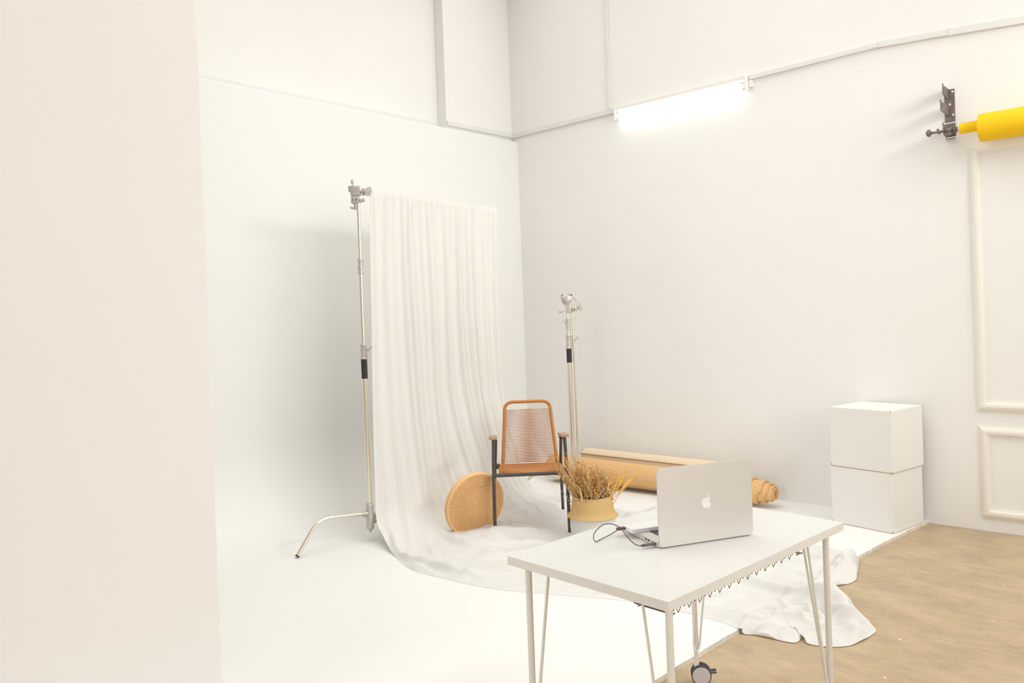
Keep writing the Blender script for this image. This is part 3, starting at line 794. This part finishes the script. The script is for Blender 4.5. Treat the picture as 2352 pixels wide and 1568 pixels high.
# ------------------------------------------------------------------ C-stands
def knob_T(bm, c, ax, r, l, mi=0):
    cyl(bm, Vector(c), Vector(c) + Vector(ax).normalized() * l, r, 12, mi=mi)
def c_stand(name, label, pos, legs, zs, grip, lean=0):
    """legs: list of (angle deg, hub z); zs: heights of the column's joints"""
    t = thing(name, label, 'light stand', (pos[0], pos[1], 0), 0)
    tip, hub0, hub1, g0, g1, c1, c2a, c2b, top = zs
    bm = B(); tube(bm, [(0, 0, hub1 - .01), (0, 0, g0)], .0175, 22); smooth_by_angle(obj('column', bm, M_chrome, t))
    bm = B(); tube(bm, [(0, 0, g0), (0, 0, g1)], .0200, 22); o = obj('grip_sleeve', bm, M_grip, t); smooth_by_angle(o); o['label'] = 'black rubber grip sleeve'
    def collar(za, zb, r, ang, lever):
        bm = B()
        lathe(bm, [(r * 1.35, za), (r * 1.40, za + .004), (r * 1.40, za + .010), (r * 1.2, za + .014), (r * 1.2, (za + zb) / 2), (r * 1.10, (za + zb) / 2 + .002), (r * 1.1, zb - .014), (r * 1.32, zb - .010), (r * 1.32, zb - .002), (r * 1.2, zb)], (0, 0, 0), (0, 0, 1), 24)
        a = radians(ang); d = Vector((cos(a), sin(a), 0)); s_ = Vector((-sin(a), cos(a), 0))
        zc = (za + zb) / 2
        obox(bm, d * r * 1.3 + Vector((0, 0, zc)), d, s_, (0, 0, 1), r * .35, r * .55, (zb - za) * .36, .002)
        smooth_by_angle(obj('collar', bm, M_cast, t))
        col = t.children[-1] if t.children else None
        kb = B()
        p0 = d * r * 1.6 + Vector((0, 0, zc + (zb - za) * .18))
        tube(kb, [p0, p0 + d * .012], .005, 10)
        pw = p0 + d * .014
        tube(kb, smoothpath([pw + Vector((0, 0, -.014)), pw + d * .008 + Vector((0, 0, -.004)), pw + d * .022 + Vector((0, 0, .006)), pw + d * .030 + Vector((0, 0, .020))], 4), [.003] + [.006] * 11 + [.004], 8)
        obj('lever', kb, M_cast, t, True)
        nb = B(); cyl(nb, d * r * 1.6 + Vector((0, 0, zc - (zb - za) * .24)), d * r * 2.1 + Vector((0, 0, zc - (zb - za) * .24)), .006, 12)
        obj('bolt', nb, M_cast, t)
    collar(g1, c1, .0175, lean, True)
    bm = B(); tube(bm, [(0, 0, c1 - .01), (0, 0, c2a + .01)], .0145, 20); smooth_by_angle(obj('riser', bm, M_chrome, t))
    collar(c2a, c2b, .0145, lean + 120, True)
    bm = B(); tube(bm, [(0, 0, c2b - .01), (0, 0, top)], .0115, 18); smooth_by_angle(obj('riser', bm, M_chrome, t))
    # leg hub casting
    bm = B(); hm = (hub0 + hub1) / 2
    lathe(bm, [(.004, tip), (.009, tip + .012), (.010, tip + .018), (.021, tip + .022), (.024, tip + .03), (.023, tip + .07), (.024, tip + .075), (.026, hub0 + .01), (.026, hm), (.024, hm + .01), (.025, hub1 - .015), (.021, hub1 - .010), (.021, hub1)], (0, 0, 0), (0, 0, 1), 20)
    for a, hz in legs:
        d = Vector((cos(radians(a)), sin(radians(a)), 0))
        cyl(bm, d * .01 + Vector((0, 0, hz)), d * .052 + Vector((0, 0, hz)), .0165, 14)
        obox(bm, d * .034 + Vector((0, 0, hz)), d, (-d.y, d.x, 0), (0, 0, 1), .014, .004, .022, .002)
    smooth_by_angle(obj('leg_hub', bm, M_cast, t))
    for a, hz in legs:
        d = Vector((cos(radians(a)), sin(radians(a)), 0)); L = .515
        x_ = pos[0] + d.x * L
        zf = floor_z(x_ - .014) + .003
        bend = .365
        pts = fillet([d * .03 + Vector((0, 0, hz)), d * bend + Vector((0, 0, hz + .028)), d * (L - .004) + Vector((0, 0, zf + .012))], .095, 10)
        bm = B(); tube(bm, pts, .0125, 16); lg = smooth_by_angle(obj('leg', bm, M_chrome, t))
        bm = B(); e = d * (L - .004) + Vector((0, 0, zf + .012)); dd = (pts[-1] - pts[-2]).normalized()
        tube(bm, [e - dd * .002, e + dd * .008], .0130, 14); obj('foot', bm, M_foot, lg)
    grip(t, top)
    return t
def disc_pair(bm, c, ax, r, th, gap, mi=0):
    ax = Vector(ax).normalized(); c = Vector(c)
    for e in (-1, 1):
        lathe(bm, [(r * .9, 0), (r, th * .15), (r, th * .85), (r * .86, th)], c + ax * (gap / 2 if e > 0 else -gap / 2), ax * e, 26, mi=mi)

# left stand: grip head carrying the rod with the cloth
R1 = Vector((.737, .674, 0)); F1 = Vector((-.675, .738, 0))
rodL = Vector((-4.257 + 4.264, 3.262 - 3.21, 2.297)); rodR = Vector((-4.257 + 4.264, 4.505 - 3.21, 2.268))
def grip_left(t, top):
    bm = B()
    c = Vector((0, 0, 0)) - R1 * .018
    obox(bm, c + Vector((0, 0, 2.257)), R1, F1, (0, 0, 1), .026, .018, .022, .004)
    obox(bm, c + R1 * .004 + Vector((0, 0, 2.298)), R1, F1, (0, 0, 1), .032, .018, .014, .004)
    obox(bm, c - R1 * .002 + Vector((0, 0, 2.330)), R1, F1, (0, 0, 1), .034, .020, .020, .004)
    obox(bm, c - R1 * .033 + Vector((0, 0, 2.332)), R1, F1, (0, 0, 1), .008, .014, .018, .002)
    cyl(bm, c + R1 * .030 + Vector((0, 0, 2.252)), c + R1 * .060 + Vector((0, 0, 2.256)), .012, 12)
    smooth_by_angle(obj('grip_head', bm, M_cast, t)); gh = [o_ for o_ in t.children if o_.name.startswith('grip_head')][0]
    bores = [(c + R1 * dx - F1 * .0178 + Vector((0, 0, 2.258)), .001, r_) for dx, r_ in ((-.012, .0035), (.010, .005))] + [(c - R1 * .033 - F1 * .0138 + Vector((0, 0, 2.332)), .001, .005)]
    for p_, d_, r_ in bores:
        bm = B(); cyl(bm, p_, p_ - F1 * d_, r_, 12); obj('bore', bm, M_hole, gh)
    bm = B(); pc = c - R1 * .004
    cyl(bm, pc + Vector((0, 0, 2.236)), pc + Vector((0, 0, 2.212)), .007, 10)
    tube(bm, [pc - R1 * .033 + Vector((0, 0, 2.212)), pc - R1 * .020 + Vector((0, 0, 2.206)), pc + R1 * .02 + Vector((0, 0, 2.200)), pc + R1 * .032 + Vector((0, 0, 2.200))], [.005, .0085, .0085, .005], 10)
    smooth_by_angle(obj('knob', bm, M_cast, gh))
    bm = B(); pk = c - R1 * .014
    cyl(bm, pk + Vector((0, 0, 2.35)), pk + Vector((0, 0, 2.368)), .005, 10)
    lathe(bm, [(.004, 2.364), (.010, 2.370), (.0105, 2.382), (.007, 2.392), (.002, 2.394)], (pk.x, pk.y, 0), (0, 0, 1), 14)
    smooth_by_angle(obj('knob', bm, M_cast, gh))
    # tilted clamp discs that grip the rod
    bm = B(); ax = (R1 * .93 - F1 * .25 + Vector((0, 0, -.05))).normalized()
    cyl(bm, R1 * .01 + Vector((0, 0, 2.312)), R1 * .075 + Vector((0, 0, 2.306)), .009, 12)
    lathe(bm, [(.016, -.008), (.026, -.004), (.026, .003), (.018, .007)], R1 * .036 + Vector((0, 0, 2.310)), ax, 26)
    ax2 = (R1 * .80 - F1 * .48 + Vector((0, 0, -.22))).normalized()
    lathe(bm, [(.008, -.010), (.030, -.003), (.032, .000), (.031, .003), (.012, .004)], R1 * .070 + Vector((0, 0, 2.312)), ax2, 28)
    smooth_by_angle(obj('clamp_disc', bm, M_cast, t))
    bm = B(); tube(bm, [rodL, rodR], .0065, 14); o_ = smooth_by_angle(obj('rod', bm, M_chrome, t)); o_['label'] = 'horizontal rod threaded through the cloth heading'
c_stand('light_stand', 'tall chrome studio stand holding the rod of the white cloth', (-4.264, 3.21), [(-98.0, .205), (92, .150), (112, .178)],
        (.077, .10, .272, 1.087, 1.214, 1.313, 1.773, 1.870, 2.245), grip_left, lean=8)

# right stand: closed low, arm folded down beside the column
def grip_right(t, top):
    bm = B(); c = Vector((0, 0, 0))
    obox(bm, c + R1 * .006 + Vector((0, 0, 1.502)), R1, F1, (0, 0, 1), .020, .018, .034, .004)
    lathe(bm, [(.014, -.010), (.029, -.006), (.029, .004), (.022, .008)], R1 * .008 - F1 * .026 + Vector((0, 0, 1.572)), -F1 + R1 * .25, 26)
    lathe(bm, [(.022, -.006), (.033, -.002), (.033, .004), (.026, .008)], R1 * .000 - F1 * .012 + Vector((0, 0, 1.570)), -F1 + R1 * .25, 26)
    obox(bm, R1 * .022 + Vector((0, 0, 1.607)), R1, F1, (0, 0, 1), .020, .012, .010, .003)
    smooth_by_angle(obj('grip_head', bm, M_cast, t)); gh = [o_ for o_ in t.children if o_.name.startswith('grip_head')][0]
    for p_, r_ in ((R1 * .034 - F1 * .0118 + Vector((0, 0, 1.606)), .005), (R1 * -.038 - F1 * .008 + Vector((0, 0, 1.604)), .004), (R1 * .047 - F1 * .024 + Vector((0, 0, 1.494)), .005)):
        bm = B(); cyl(bm, p_, p_ - F1 * .0012, r_, 10); obj('bore', bm, M_hole, gh)
    bm = B(); tube(bm, smoothpath([R1 * -.036 + Vector((0, 0, 1.612)), R1 * -.040 + Vector((0, 0, 1.585)), R1 * -.032 + Vector((0, 0, 1.555)), R1 * -.018 + Vector((0, 0, 1.530))], 5), .0085, 10)
    smooth_by_angle(obj('handle', bm, M_cast, gh))
    bm = B(); ax = (R1 * .95 - F1 * .3).normalized(); cc = R1 * .035 + Vector((0, 0, 1.503))
    for d0, r_ in ((0, .026), (.016, .027), (.030, .024)):
        lathe(bm, [(r_ * .8, -.006), (r_, -.004), (r_, .004), (r_ * .8, .006)], cc + ax * d0, ax, 24)
    lathe(bm, [(.018, 0), (.018, .045)], cc - ax * .004, ax, 20)
    smooth_by_angle(obj('clamp_disc', bm, M_chrome, t))
    bm = B(); ax2 = (R1 * .80 - F1 * .45 + Vector((0, 0, .28))).normalized()
    lathe(bm, [(.010, -.004), (.032, -.004), (.033, 0), (.031, .005), (.010, .007)], R1 * .092 + Vector((0, 0, 1.515)), ax2, 26)
    cyl(bm, R1 * .06 + Vector((0, 0, 1.505)), R1 * .095 + Vector((0, 0, 1.515)), .007, 10)
    smooth_by_angle(obj('knob', bm, M_cast, t))
    bm = B(); tube(bm, smoothpath([R1 * .030 + Vector((0, 0, 1.582)), R1 * .050 + Vector((0, 0, 1.583)), R1 * .066 + Vector((0, 0, 1.572)), R1 * .078 + Vector((0, 0, 1.556))], 4), [.006] * 12 + [.003], 8)
    smooth_by_angle(obj('lever', bm, M_cast, t))
    bm = B(); p = R1 * -.02 + Vector((0, 0, 1.482))
    cyl(bm, p, p - R1 * .020, .004, 8); lathe(bm, [(.003, 0), (.010, .006), (.013, .016), (.010, .026), (.003, .031)], p - R1 * .018, -R1, 12)
    smooth_by_angle(obj('knob', bm, M_cast, t))
    a0, a1 = R1 * .036 - F1 * .004 + Vector((0, 0, 1.49)), R1 * .040 - F1 * .004 + Vector((0, 0, .335))
    bm = B(); tube(bm, [a0, a1], .0075, 14); arm = smooth_by_angle(obj('arm', bm, M_chrome, t))
    bm = B(); cyl(bm, a1, a1 - Vector((0, 0, .012)), .0082, 12); obj('end_cap', bm, M_foot, arm)
c_stand('light_stand', 'shorter chrome studio stand behind the armchair, its arm folded down', (-3.80, 4.785), [(190, .195), (-30, .165), (88, .180)],
        (.065, .10, .225, 1.092, 1.197, 1.300, 1.338, 1.424, 1.48), grip_right, lean=35)

# ------------------------------------------------------------------ belly basket with dried grass
bc = Vector((-3.080, 4.058, PZ + .012))
bk = thing('belly_basket', 'golden straw belly basket with white base holding dried grasses', 'basket', bc)
def woven_lathe(name, prof, m, parent, amp=.0012, nu=220, sub_=5, close_bottom=False):
    pts = smoothpath([(r, h, 0) for r, h in prof], sub_)
    bm = B(); uvl = bm.loops.layers.uv.new('UVMap'); rows = []; hs = [0.0]
    for i in range(1, len(pts)): hs.append(hs[-1] + (pts[i] - pts[i - 1]).length)
    for i, p in enumerate(pts):
        rows.append([bm.verts.new(((p.x + amp * (1 if ((k // 2 + i // 2) % 2) else -1)) * cos(2 * pi * k / nu), (p.x + amp * (1 if ((k // 2 + i // 2) % 2) else -1)) * sin(2 * pi * k / nu), p.y)) for k in range(nu)])
    for i in range(len(pts) - 1):
        for k in range(nu):
            f = bm.faces.new((rows[i][k], rows[i][(k + 1) % nu], rows[i + 1][(k + 1) % nu], rows[i + 1][k])); f.smooth = True
            for lp, (uu, vv) in zip(f.loops, ((k, i), (k + 1, i), (k + 1, i + 1), (k, i + 1))): lp[uvl].uv = (uu / nu * 2 * pi * .15, hs[vv])
    if close_bottom: bm.faces.new(rows[0][::-1])
    return obj(name, bm, m, parent)
woven_lathe('base', [(.105, 0), (.128, .008), (.140, .05), (.143, .11), (.138, .170)], M_basketw, bk, close_bottom=True); bk.children[0]['label'] = 'white painted lower half'
woven_lathe('body', [(.162, .148), (.157, .155), (.141, .172), (.134, .195), (.129, .225), (.123, .250), (.116, .271), (.114, .2735), (.111, .271), (.117, .24), (.122, .20), (.120, .16)], M_basket, bk)
# loop handles
for a in (radians(-106), radians(62)):
    bm = B()
    cpt = Vector((cos(a) * .112, sin(a) * .112, .258)); s_ = Vector((-sin(a), cos(a), 0)); d_ = Vector((cos(a), sin(a), 0))
    hh = .088 if a < 0 else -.02
    p = [cpt + s_ * .046, cpt + s_ * .046 + Vector((0, 0, hh * .6)) + d_ * .006, cpt + s_ * .022 + Vector((0, 0, hh)) + d_ * .006, cpt - s_ * .022 + Vector((0, 0, hh)) + d_ * .006, cpt - s_ * .046 + Vector((0, 0, hh * .6)) + d_ * .006, cpt - s_ * .046]
    sp_ = smoothpath(p, 9)
    tube(bm, sp_, [.0062 + .0013 * (1 if i % 2 else -1) for i in range(len(sp_))], 8)
    obj('handle', bm, M_braid, bk, True)

# dried grasses
random.seed(21)
def stalk(bm, p0, p1, bend, r0, r1, n=6, mi=0):
    p0, p1 = Vector(p0), Vector(p1); pts = []
    for k in range(n + 1):
        t = k / n; pts.append(p0.lerp(p1, t) + bend * (t * t * 1.0))
    tube(bm, pts, [lerp(r0, r1, k / n) for k in range(n + 1)], 4, mi=mi); return pts
gz = bc.z + .15
bm = B()
for i in range(430):
    a = random.uniform(0, 2 * pi); rr = .084 * sqrt(random.random())
    p0 = Vector((bc.x + rr * cos(a), bc.y + rr * sin(a), gz))
    # the bunch leans and is taller towards the picture's left
    ls = random.gauss(-.022, .050); fs = random.gauss(0, .05)
    hgt = random.uniform(.15, .285) + max(0, -ls) * .95
    hgt = min(hgt, .385)
    p1 = p0 + RD * (ls * 1.1 + (rr * cos(a - .74)) * .4) + F1 * (fs) + Vector((0, 0, hgt))
    bend = RD * random.gauss(-.012, .03) + F1 * random.gauss(0, .02)
    mi = 0 if random.random() < .55 else 1
    pts = stalk(bm, p0, p1, bend, .0016, .0009, 5, mi)
    # feathery seed head
    ns = random.randint(20, 34)
    for k in range(ns):
        t = random.uniform(.52, 1.03); j = min(int(t * 5), 4); q = pts[j].lerp(pts[j + 1], t * 5 - j)
        dirv = Vector((random.gauss(0, 1), random.gauss(0, 1), random.uniform(.3, 1.8))).normalized()
        ln = random.uniform(.008, .020); sd = dirv.cross(Vector((random.random(), random.random(), .1))).normalized() * random.uniform(.0014, .0030)
        v = [bm.verts.new(q), bm.verts.new(q + dirv * ln * .5 + sd), bm.verts.new(q + dirv * ln), bm.verts.new(q + dirv * ln * .5 - sd)]
        bm.faces.new(v).material_index = 1 if random.random() < .6 else mi
o = obj('dried_grass', bm, [M_grass1, M_grass2]); o['kind'] = 'stuff'
tag(o, 'feathery brown dried grass bunched in the straw basket', 'dried grass')

# golden wheat ears on the picture's right of the bunch
ends = [(.155, .215, .0), (.205, .285, .02), (.215, .225, -.03), (.125, .250, .03), (.245, .240, .0), (.165, .270, -.02), (.105, .225, -.03), (.180, .180, .03), (.140, .190, -.04)]
for dx, dz, dy in ends:
    bm = B()
    p0 = Vector((bc.x, bc.y, gz - .02)) + RD * (.045 + dx * .18) + F1 * dy
    p1 = Vector((bc.x, bc.y, gz + .09)) + RD * (dx * 1.12) + F1 * dy + Vector((0, 0, dz * .60))
    pts = []
    for k in range(11):
        t = k / 10; pts.append(p0.lerp(p1, t) + RD * (.035 * (t * t - t)) + Vector((0, 0, .05 * t * (1 - t))) )
    tube(bm, pts, [.0016] * 6 + [.003, .0058, .0066, .0052, .0012], 6)
    dv = (pts[-1] - pts[-3]).normalized()
    for k in range(16):
        q = pts[6].lerp(pts[10], k / 15); side = Vector((random.gauss(0, 1), random.gauss(0, 1), random.gauss(0, 1))); side = (side - dv * side.dot(dv)).normalized()
        tube(bm, [q, q + dv * .006 + side * .004, q + dv * .014 + side * .005], [.0012, .0022, .0004], 4)
        tube(bm, [q + dv * .012 + side * .004, q + dv * .045 + side * .012], [.0005, .0002], 3)
    o = obj('wheat_stalk', bm, M_wheat, smooth=True)
    tag(o, 'golden wheat stalk leaning out of the straw basket toward the rolled rug', 'wheat', 'wheat stalks in the basket')

# pale flower sprigs
spr = [(-.135, .20, -.02, 15), (-.150, .26, .02, 18), (-.110, .13, -.07, 12), (-.160, .155, .0, 14), (-.075, .11, -.09, 12), (.055, .155, -.085, 12), (.075, .20, -.06, 10)]
for dx, dz, dy, nf in spr:
    bm = B()
    p0 = Vector((bc.x, bc.y, gz)) + RD * dx * .45 + F1 * dy * .6
    p1 = Vector((bc.x, bc.y, gz)) + RD * dx + F1 * dy + Vector((0, 0, dz))
    pts = stalk(bm, p0, p1, RD * dx * .15, .0012, .0006, 5, 1)
    for k in range(nf):
        t = random.uniform(.55, 1.0); j = min(int(t * 5), 4); q = pts[j].lerp(pts[j + 1], t * 5 - j)
        dirv = Vector((random.gauss(0, 1), random.gauss(0, 1), random.gauss(.3, .6))).normalized(); e = q + dirv * random.uniform(.010, .028)
        tube(bm, [q, e], [.0006, .0004], 3, mi=1)
        rr = random.uniform(.0028, .0050)
        bmesh.ops.create_icosphere(bm, subdivisions=1, radius=rr, matrix=Matrix.Translation(e))
    o = obj('flower_sprig', bm, [M_flower, M_twig])
    if dx < 0: tag(o, 'pale dried flower sprig beside the loop handle of the straw basket', 'dried flowers', 'pale sprigs beside the basket handle')
    else: tag(o, 'white dried flower sprig among the brown grass in the straw basket', 'dried flowers', 'white sprigs amid the brown grass')

# ------------------------------------------------------------------ rolled rugs by the right wall
def rug_roll(name, yc, zc, x_left, ends_, r_out, r_in, turns, th, m, mb, squash=1.0, start=0.0, cone=0.0, bow=0.0, skew=0.0):
    """spiral sheet; ends_(f) gives the right end of the sheet, f = 0 outermost .. 1 innermost"""
    bm = B(); uvl = bm.loops.layers.uv.new('UVMap'); NT = int(turns * 44); NX = 40
    outer, inner = [], []; arc = 0.0; prev = None; arcs = []
    for i in range(NT + 1):
        f = i / NT; th_ = start + turns * 2 * pi * f; rad = lerp(r_out, r_in, f)
        xr = ends_(f)
        ro, ri = [], []
        for k in range(NX + 1):
            g = k / NX; x = lerp(x_left + .03 * f, xr, g)
            s_ = 1 + cone * (1 - g); wob = 1 + .02 * noise.noise((x * 3, cos(th_) * .7, sin(th_) * .7 + 3))
            lift = bow * (1 - g) ** 2
            yk = yc + skew * (x + 3.48); y = yk - cos(th_) * rad * s_ * wob; z = zc * (s_ if cone else 1) + sin(th_) * rad * s_ * squash * wob + lift
            y2 = yk - cos(th_) * (rad * s_ * wob - th); z2 = zc * (s_ if cone else 1) + sin(th_) * (rad * s_ * wob - th) * squash + lift
            fz = floor_z(x); ro.append(bm.verts.new((x, y, max(z, fz + .003)))); ri.append(bm.verts.new((x, y2, max(z2, fz + .005))))
        outer.append(ro); inner.append(ri)
        if prev is not None: arc += rad * turns * 2 * pi / NT
        prev = rad; arcs.append(arc)
    L = outer[0][-1].co.x - x_left
    for i in range(NT):
        for k in range(NX):
            fs = [(bm.faces.new((outer[i][k], outer[i + 1][k], outer[i + 1][k + 1], outer[i][k + 1])), 0), (bm.faces.new((inner[i][k], inner[i][k + 1], inner[i + 1][k + 1], inner[i + 1][k])), 1)]
            for f_, w in fs:
                f_.smooth = True; f_.material_index = w
                for lp in f_.loops:
                    lp[uvl].uv = (lp.vert.co.x, arcs[i + 1] if lp.vert in (outer[i + 1][k], outer[i + 1][k + 1], inner[i + 1][k], inner[i + 1][k + 1]) else arcs[i])
    def strip(a, b):
        for i in range(len(a) - 1):
            f_ = bm.faces.new((a[i], a[i + 1], b[i + 1], b[i]))
            for lp in f_.loops: lp[uvl].uv = (lp.vert.co.x + lp.vert.co.y, lp.vert.co.z)
    strip([r[-1] for r in outer], [r[-1] for r in inner]); strip([r[0] for r in outer], [r[0] for r in inner])
    strip(outer[0], inner[0]); strip(outer[-1], inner[-1])
    return obj(name, bm, [m, mb])
def jute_end(f):
    st = [(0, -2.66), (.10, -2.645), (.24, -2.60), (.26, -2.565), (.46, -2.555), (.48, -2.525), (.66, -2.52), (.68, -2.50), (1, -2.49)]
    for (a, x0), (b, x1) in zip(st, st[1:]):
        if a <= f <= b: return lerp(x0, x1, (f - a) / (b - a))
    return -2.49
o = rug_roll('rolled_rug', 5.400, PZ + .106, -4.47, jute_end, .1035, .040, 4.4, .011, M_rug, M_rug, start=-.55, cone=.10, skew=.05)
tag(o, 'coarse tan jute rug rolled up on the platform along the wall', 'rug')
o = rug_roll('rolled_carpet', 5.588, .212, -4.30, lambda f: -3.02, .080, .045, 3.2, .008, M_carpet, M_carpet_back, squash=.92, start=.42)
tag(o, 'plain beige carpet roll wedged between the jute rug and the wall', 'carpet')

# ------------------------------------------------------------------ white plinth boxes
def plinth(loc, rot, sx, sy, sz, label):
    t = thing('plinth_box', label, 'plinth', loc, rot, None)
    bm = B(); box(bm, (-sx, 0, 0), (0, sy, sz), .0025, 2); obj('body', bm, M_plinth, t)
    for (c_, h_) in (((-sx / 2, .0008, .0015), (sx / 2 - .003, .0012, .0016)), ((-.0008, sy / 2, .0015), (.0012, sy / 2 - .003, .0012)), ((-.004, .001, sz - .003), (.003, .0016, .005)), ((-sx + .004, .001, .010), (.004, .0016, .006)), ((-.003, .001, .006), (.004, .0016, .006))):
        bm = B(); obox(bm, c_, (1, 0, 0), (0, 1, 0), (0, 0, 1), *h_); obj('chipped_edge', bm, M_chip, t)
    return t
plinth((-1.641, 5.233, PZ + .001), -radians(10.5), .410, .392, .374, 'lower white plinth box on the platform by the wall')
plinth((-1.630, 5.230, PZ + .377), -radians(10.5), .416, .396, .388, 'upper white plinth box stacked on the lower one')

# ------------------------------------------------------------------ fluorescent lamp
lp_ = thing('fluorescent_lamp', 'lit bluish fluorescent tube batten mounted on the plastered wall', 'lamp', (0, 0, 0))
bm = B(); box(bm, (-3.885, WY - .054, 3.168), (-2.722, WY - .0005, 3.200), .004); obj('batten', bm, M_whiteplastic, lp_)
for x, e in ((-3.905, 1), (-2.722, -1)):
    bm = B(); box(bm, (x, WY - .062, 3.088), (x + .018, WY - .0005, 3.206), .004)
    cyl(bm, (x + .009 + e * .006, WY - .040, 3.104), (x + .009 + e * .026, WY - .040, 3.104), .014, 16)
    obj('lamp_holder', bm, M_whiteplastic, lp_)
for x in (-3.878, -2.742):
    bm = B(); cyl(bm, (x - .012, WY - .036, 3.146), (x + .022, WY - .036, 3.146), .009, 14); o = obj('starter', bm, M_hub, lp_)
bm = B(); cyl(bm, (-3.885, WY - .040, 3.104), (-2.726, WY - .040, 3.104), .0125, 20); obj('tube', bm, M_tube, lp_, True)

# switch-like junction box by the lamp's right end
bm = B(); box(bm, (-2.702, WY - .020, 3.110), (-2.672, WY - .0005, 3.165), .003); tag(obj('junction_box', bm, M_whiteplastic), 'small white junction box at the right end of the fluorescent lamp', 'junction box')

# ------------------------------------------------------------------ wall bracket and yellow paper roll
BX0, BX1 = -1.385, -1.325
br = thing('wall_bracket', 'dark steel three-hook bracket screwed to the wall beside the yellow roll', 'bracket', (0, 0, 0))
bm = B(); box(bm, (BX0, WY - .006, 2.492), (BX1, WY - .0005, 2.805), .001); box(bm, (BX0, WY - .03, 2.492), (BX1, WY - .0005, 2.500), .001)
obj('plate', bm, M_bracket, br)
hookp = [(.0, .040), (.0, -.030), (.055, -.030), (.175, -.012), (.185, .060), (.172, .060), (.163, .012), (.135, .010), (.132, .045), (.06, .042)]
def hook(z, reach):
    bm = B()
    hp = [(.0, .040), (.0, -.026), (reach * .3, -.026), (reach, -.018), (reach, .050), (reach - .013, .050), (reach - .015, .010), (reach - .035, .008), (reach - .037, .040)]
    prism(bm, hp, 0, .005, axes=((0, -1, 0), (0, 0, 1), (1, 0, 0)), o=(BX0 + .022, WY - .004, z))
    obj('hook', bm, M_bracket, br)
hook(2.770, .130); hook(2.660, .190); hook(2.522, .150)
for x, z in ((-1.337, 2.787), (-1.353, 2.708), (-1.337, 2.640)):
    bm = B(); lathe(bm, [(.0075, 0), (.006, .003), (.002, .0042)], (x, WY - .006, z), (0, -1, 0), 14)
    obj('screw', bm, M_screw, br)
# expander plug with white guard and dark knob
RY, RZ = WY - .135, 2.520
ex = thing('roll_holder', 'paper roll holder with dark knob and white wire guard on the bracket', 'roll holder', (0, 0, 0))
bm = B(); cyl(bm, (-1.352, RY, RZ), (-1.275, RY, RZ), .010, 14)
lathe(bm, [(.016, 0), (.019, .003), (.019, .03), (.012, .034)], (-1.345, RY, RZ - .0), (1, 0, 0), 18)
lathe(bm, [(.022, 0), (.025, .004), (.016, .010), (.014, .020)], (-1.300, RY, RZ), (1, 0, 0), 20)
obox(bm, (-1.335, RY - .012, RZ - .024), (1, 0, 0), (0, 1, 0), (0, 0, 1), .022, .010, .008, .003)
smooth_by_angle(obj('body', bm, M_bracket, ex))
bm = B(); cyl(bm, (-1.43, RY, RZ + .002), (-1.35, RY, RZ), .008, 14)
lathe(bm, [(.004, -.004), (.010, 0), (.021, .006), (.024, .014), (.021, .022), (.012, .028)], (-1.462, RY, RZ + .003), (1, 0, 0), 22)
obox(bm, (-1.392, RY, RZ + .004), (1, 0, .3), (0, 1, 0), (-.3, 0, 1), .006, .006, .018, .002)
smooth_by_angle(obj('knob', bm, M_bracket, ex))
bm = B()
tube(bm, fillet([(-1.280, RY, RZ + .045), (-1.362, RY, RZ + .045), (-1.362, RY, RZ - .045), (-1.280, RY, RZ - .045), (-1.272, RY, RZ), (-1.280, RY, RZ + .045)], .012), .0032, 8)
lathe(bm, [(.030, 0), (.032, .002), (.032, .006), (.028, .008)], (-1.276, RY, RZ), (1, 0, 0), 24)
smooth_by_angle(obj('guard', bm, M_whiteplastic, ex))
pr = thing('paper_roll', 'thick yellow backdrop paper roll hung above the wall moulding', 'paper roll', (0, 0, 0))
bm = B(); lathe(bm, [(.0335, 0), (.0335, 1.6), (.026, 1.6), (.026, 0), (.0335, 0)], (-1.268, RY, RZ), (1, 0, -.004), 40, cap=False); smooth_by_angle(obj('core', bm, M_yellowcore, pr))
bm = B(); lathe(bm, [(.034, 0), (.083, .002), (.085, .004), (.085, 1.3), (.034, 1.3)], (-1.163, RY, RZ - .016), (1, 0, -.004), 56, cap=False); smooth_by_angle(obj('paper', bm, M_yellow, pr))

# ------------------------------------------------------------------ light
w = bpy.data.worlds.new('studio_daylight'); sc.world = w; w.use_nodes = True
bg = w.node_tree.nodes['Background']; bg.inputs['Color'].default_value = (1.0, 0.985, 0.955, 1); bg.inputs['Strength'].default_value = 0.33
def area(name, loc, target, sx, sy, power, col, spread=180):
    l = bpy.data.lights.new(name, 'AREA'); l.shape = 'RECTANGLE'; l.size = sx; l.size_y = sy; l.energy = power; l.color = col; l.spread = radians(spread)
    o_ = bpy.data.objects.new(name, l); C.objects.link(o_); o_.location = loc
    o_.rotation_euler = (Vector(target) - Vector(loc)).to_track_quat('-Z', 'Y').to_euler(); return o_
LC = (.988, .996, .985)
area('ceiling_fill', (-3.1, 3.5, 4.85), (-3.1, 3.5, 0), 3.6, 4, 51, LC, 128)  # added overhead fill light above the set, no actual panels
area('wall_tube_bank', (.9, 5.0, 3.3), (-4.4, 4.0, 1.2), 2.4, .5, 44, LC, 150)
area('side_fill', (4.2, 2.6, 2.2), (-4.8, 3.6, 1.0), 5, 3.4, 132, LC, 150)  # added unseen fill from the right, the end wall has no window
area('rear_fill', (-1.6, -4.4, 2.4), (-3.6, 5.2, 1.4), 5, 3, 92, LC, 125)  # added fill behind the camera to lift the walls, not a real window

sc.view_settings.view_transform = 'Standard'; sc.view_settings.look = 'None'
sc.view_settings.gamma = 1.0; sc.view_settings.use_curve_mapping = False
sc.view_settings.exposure = 0.125
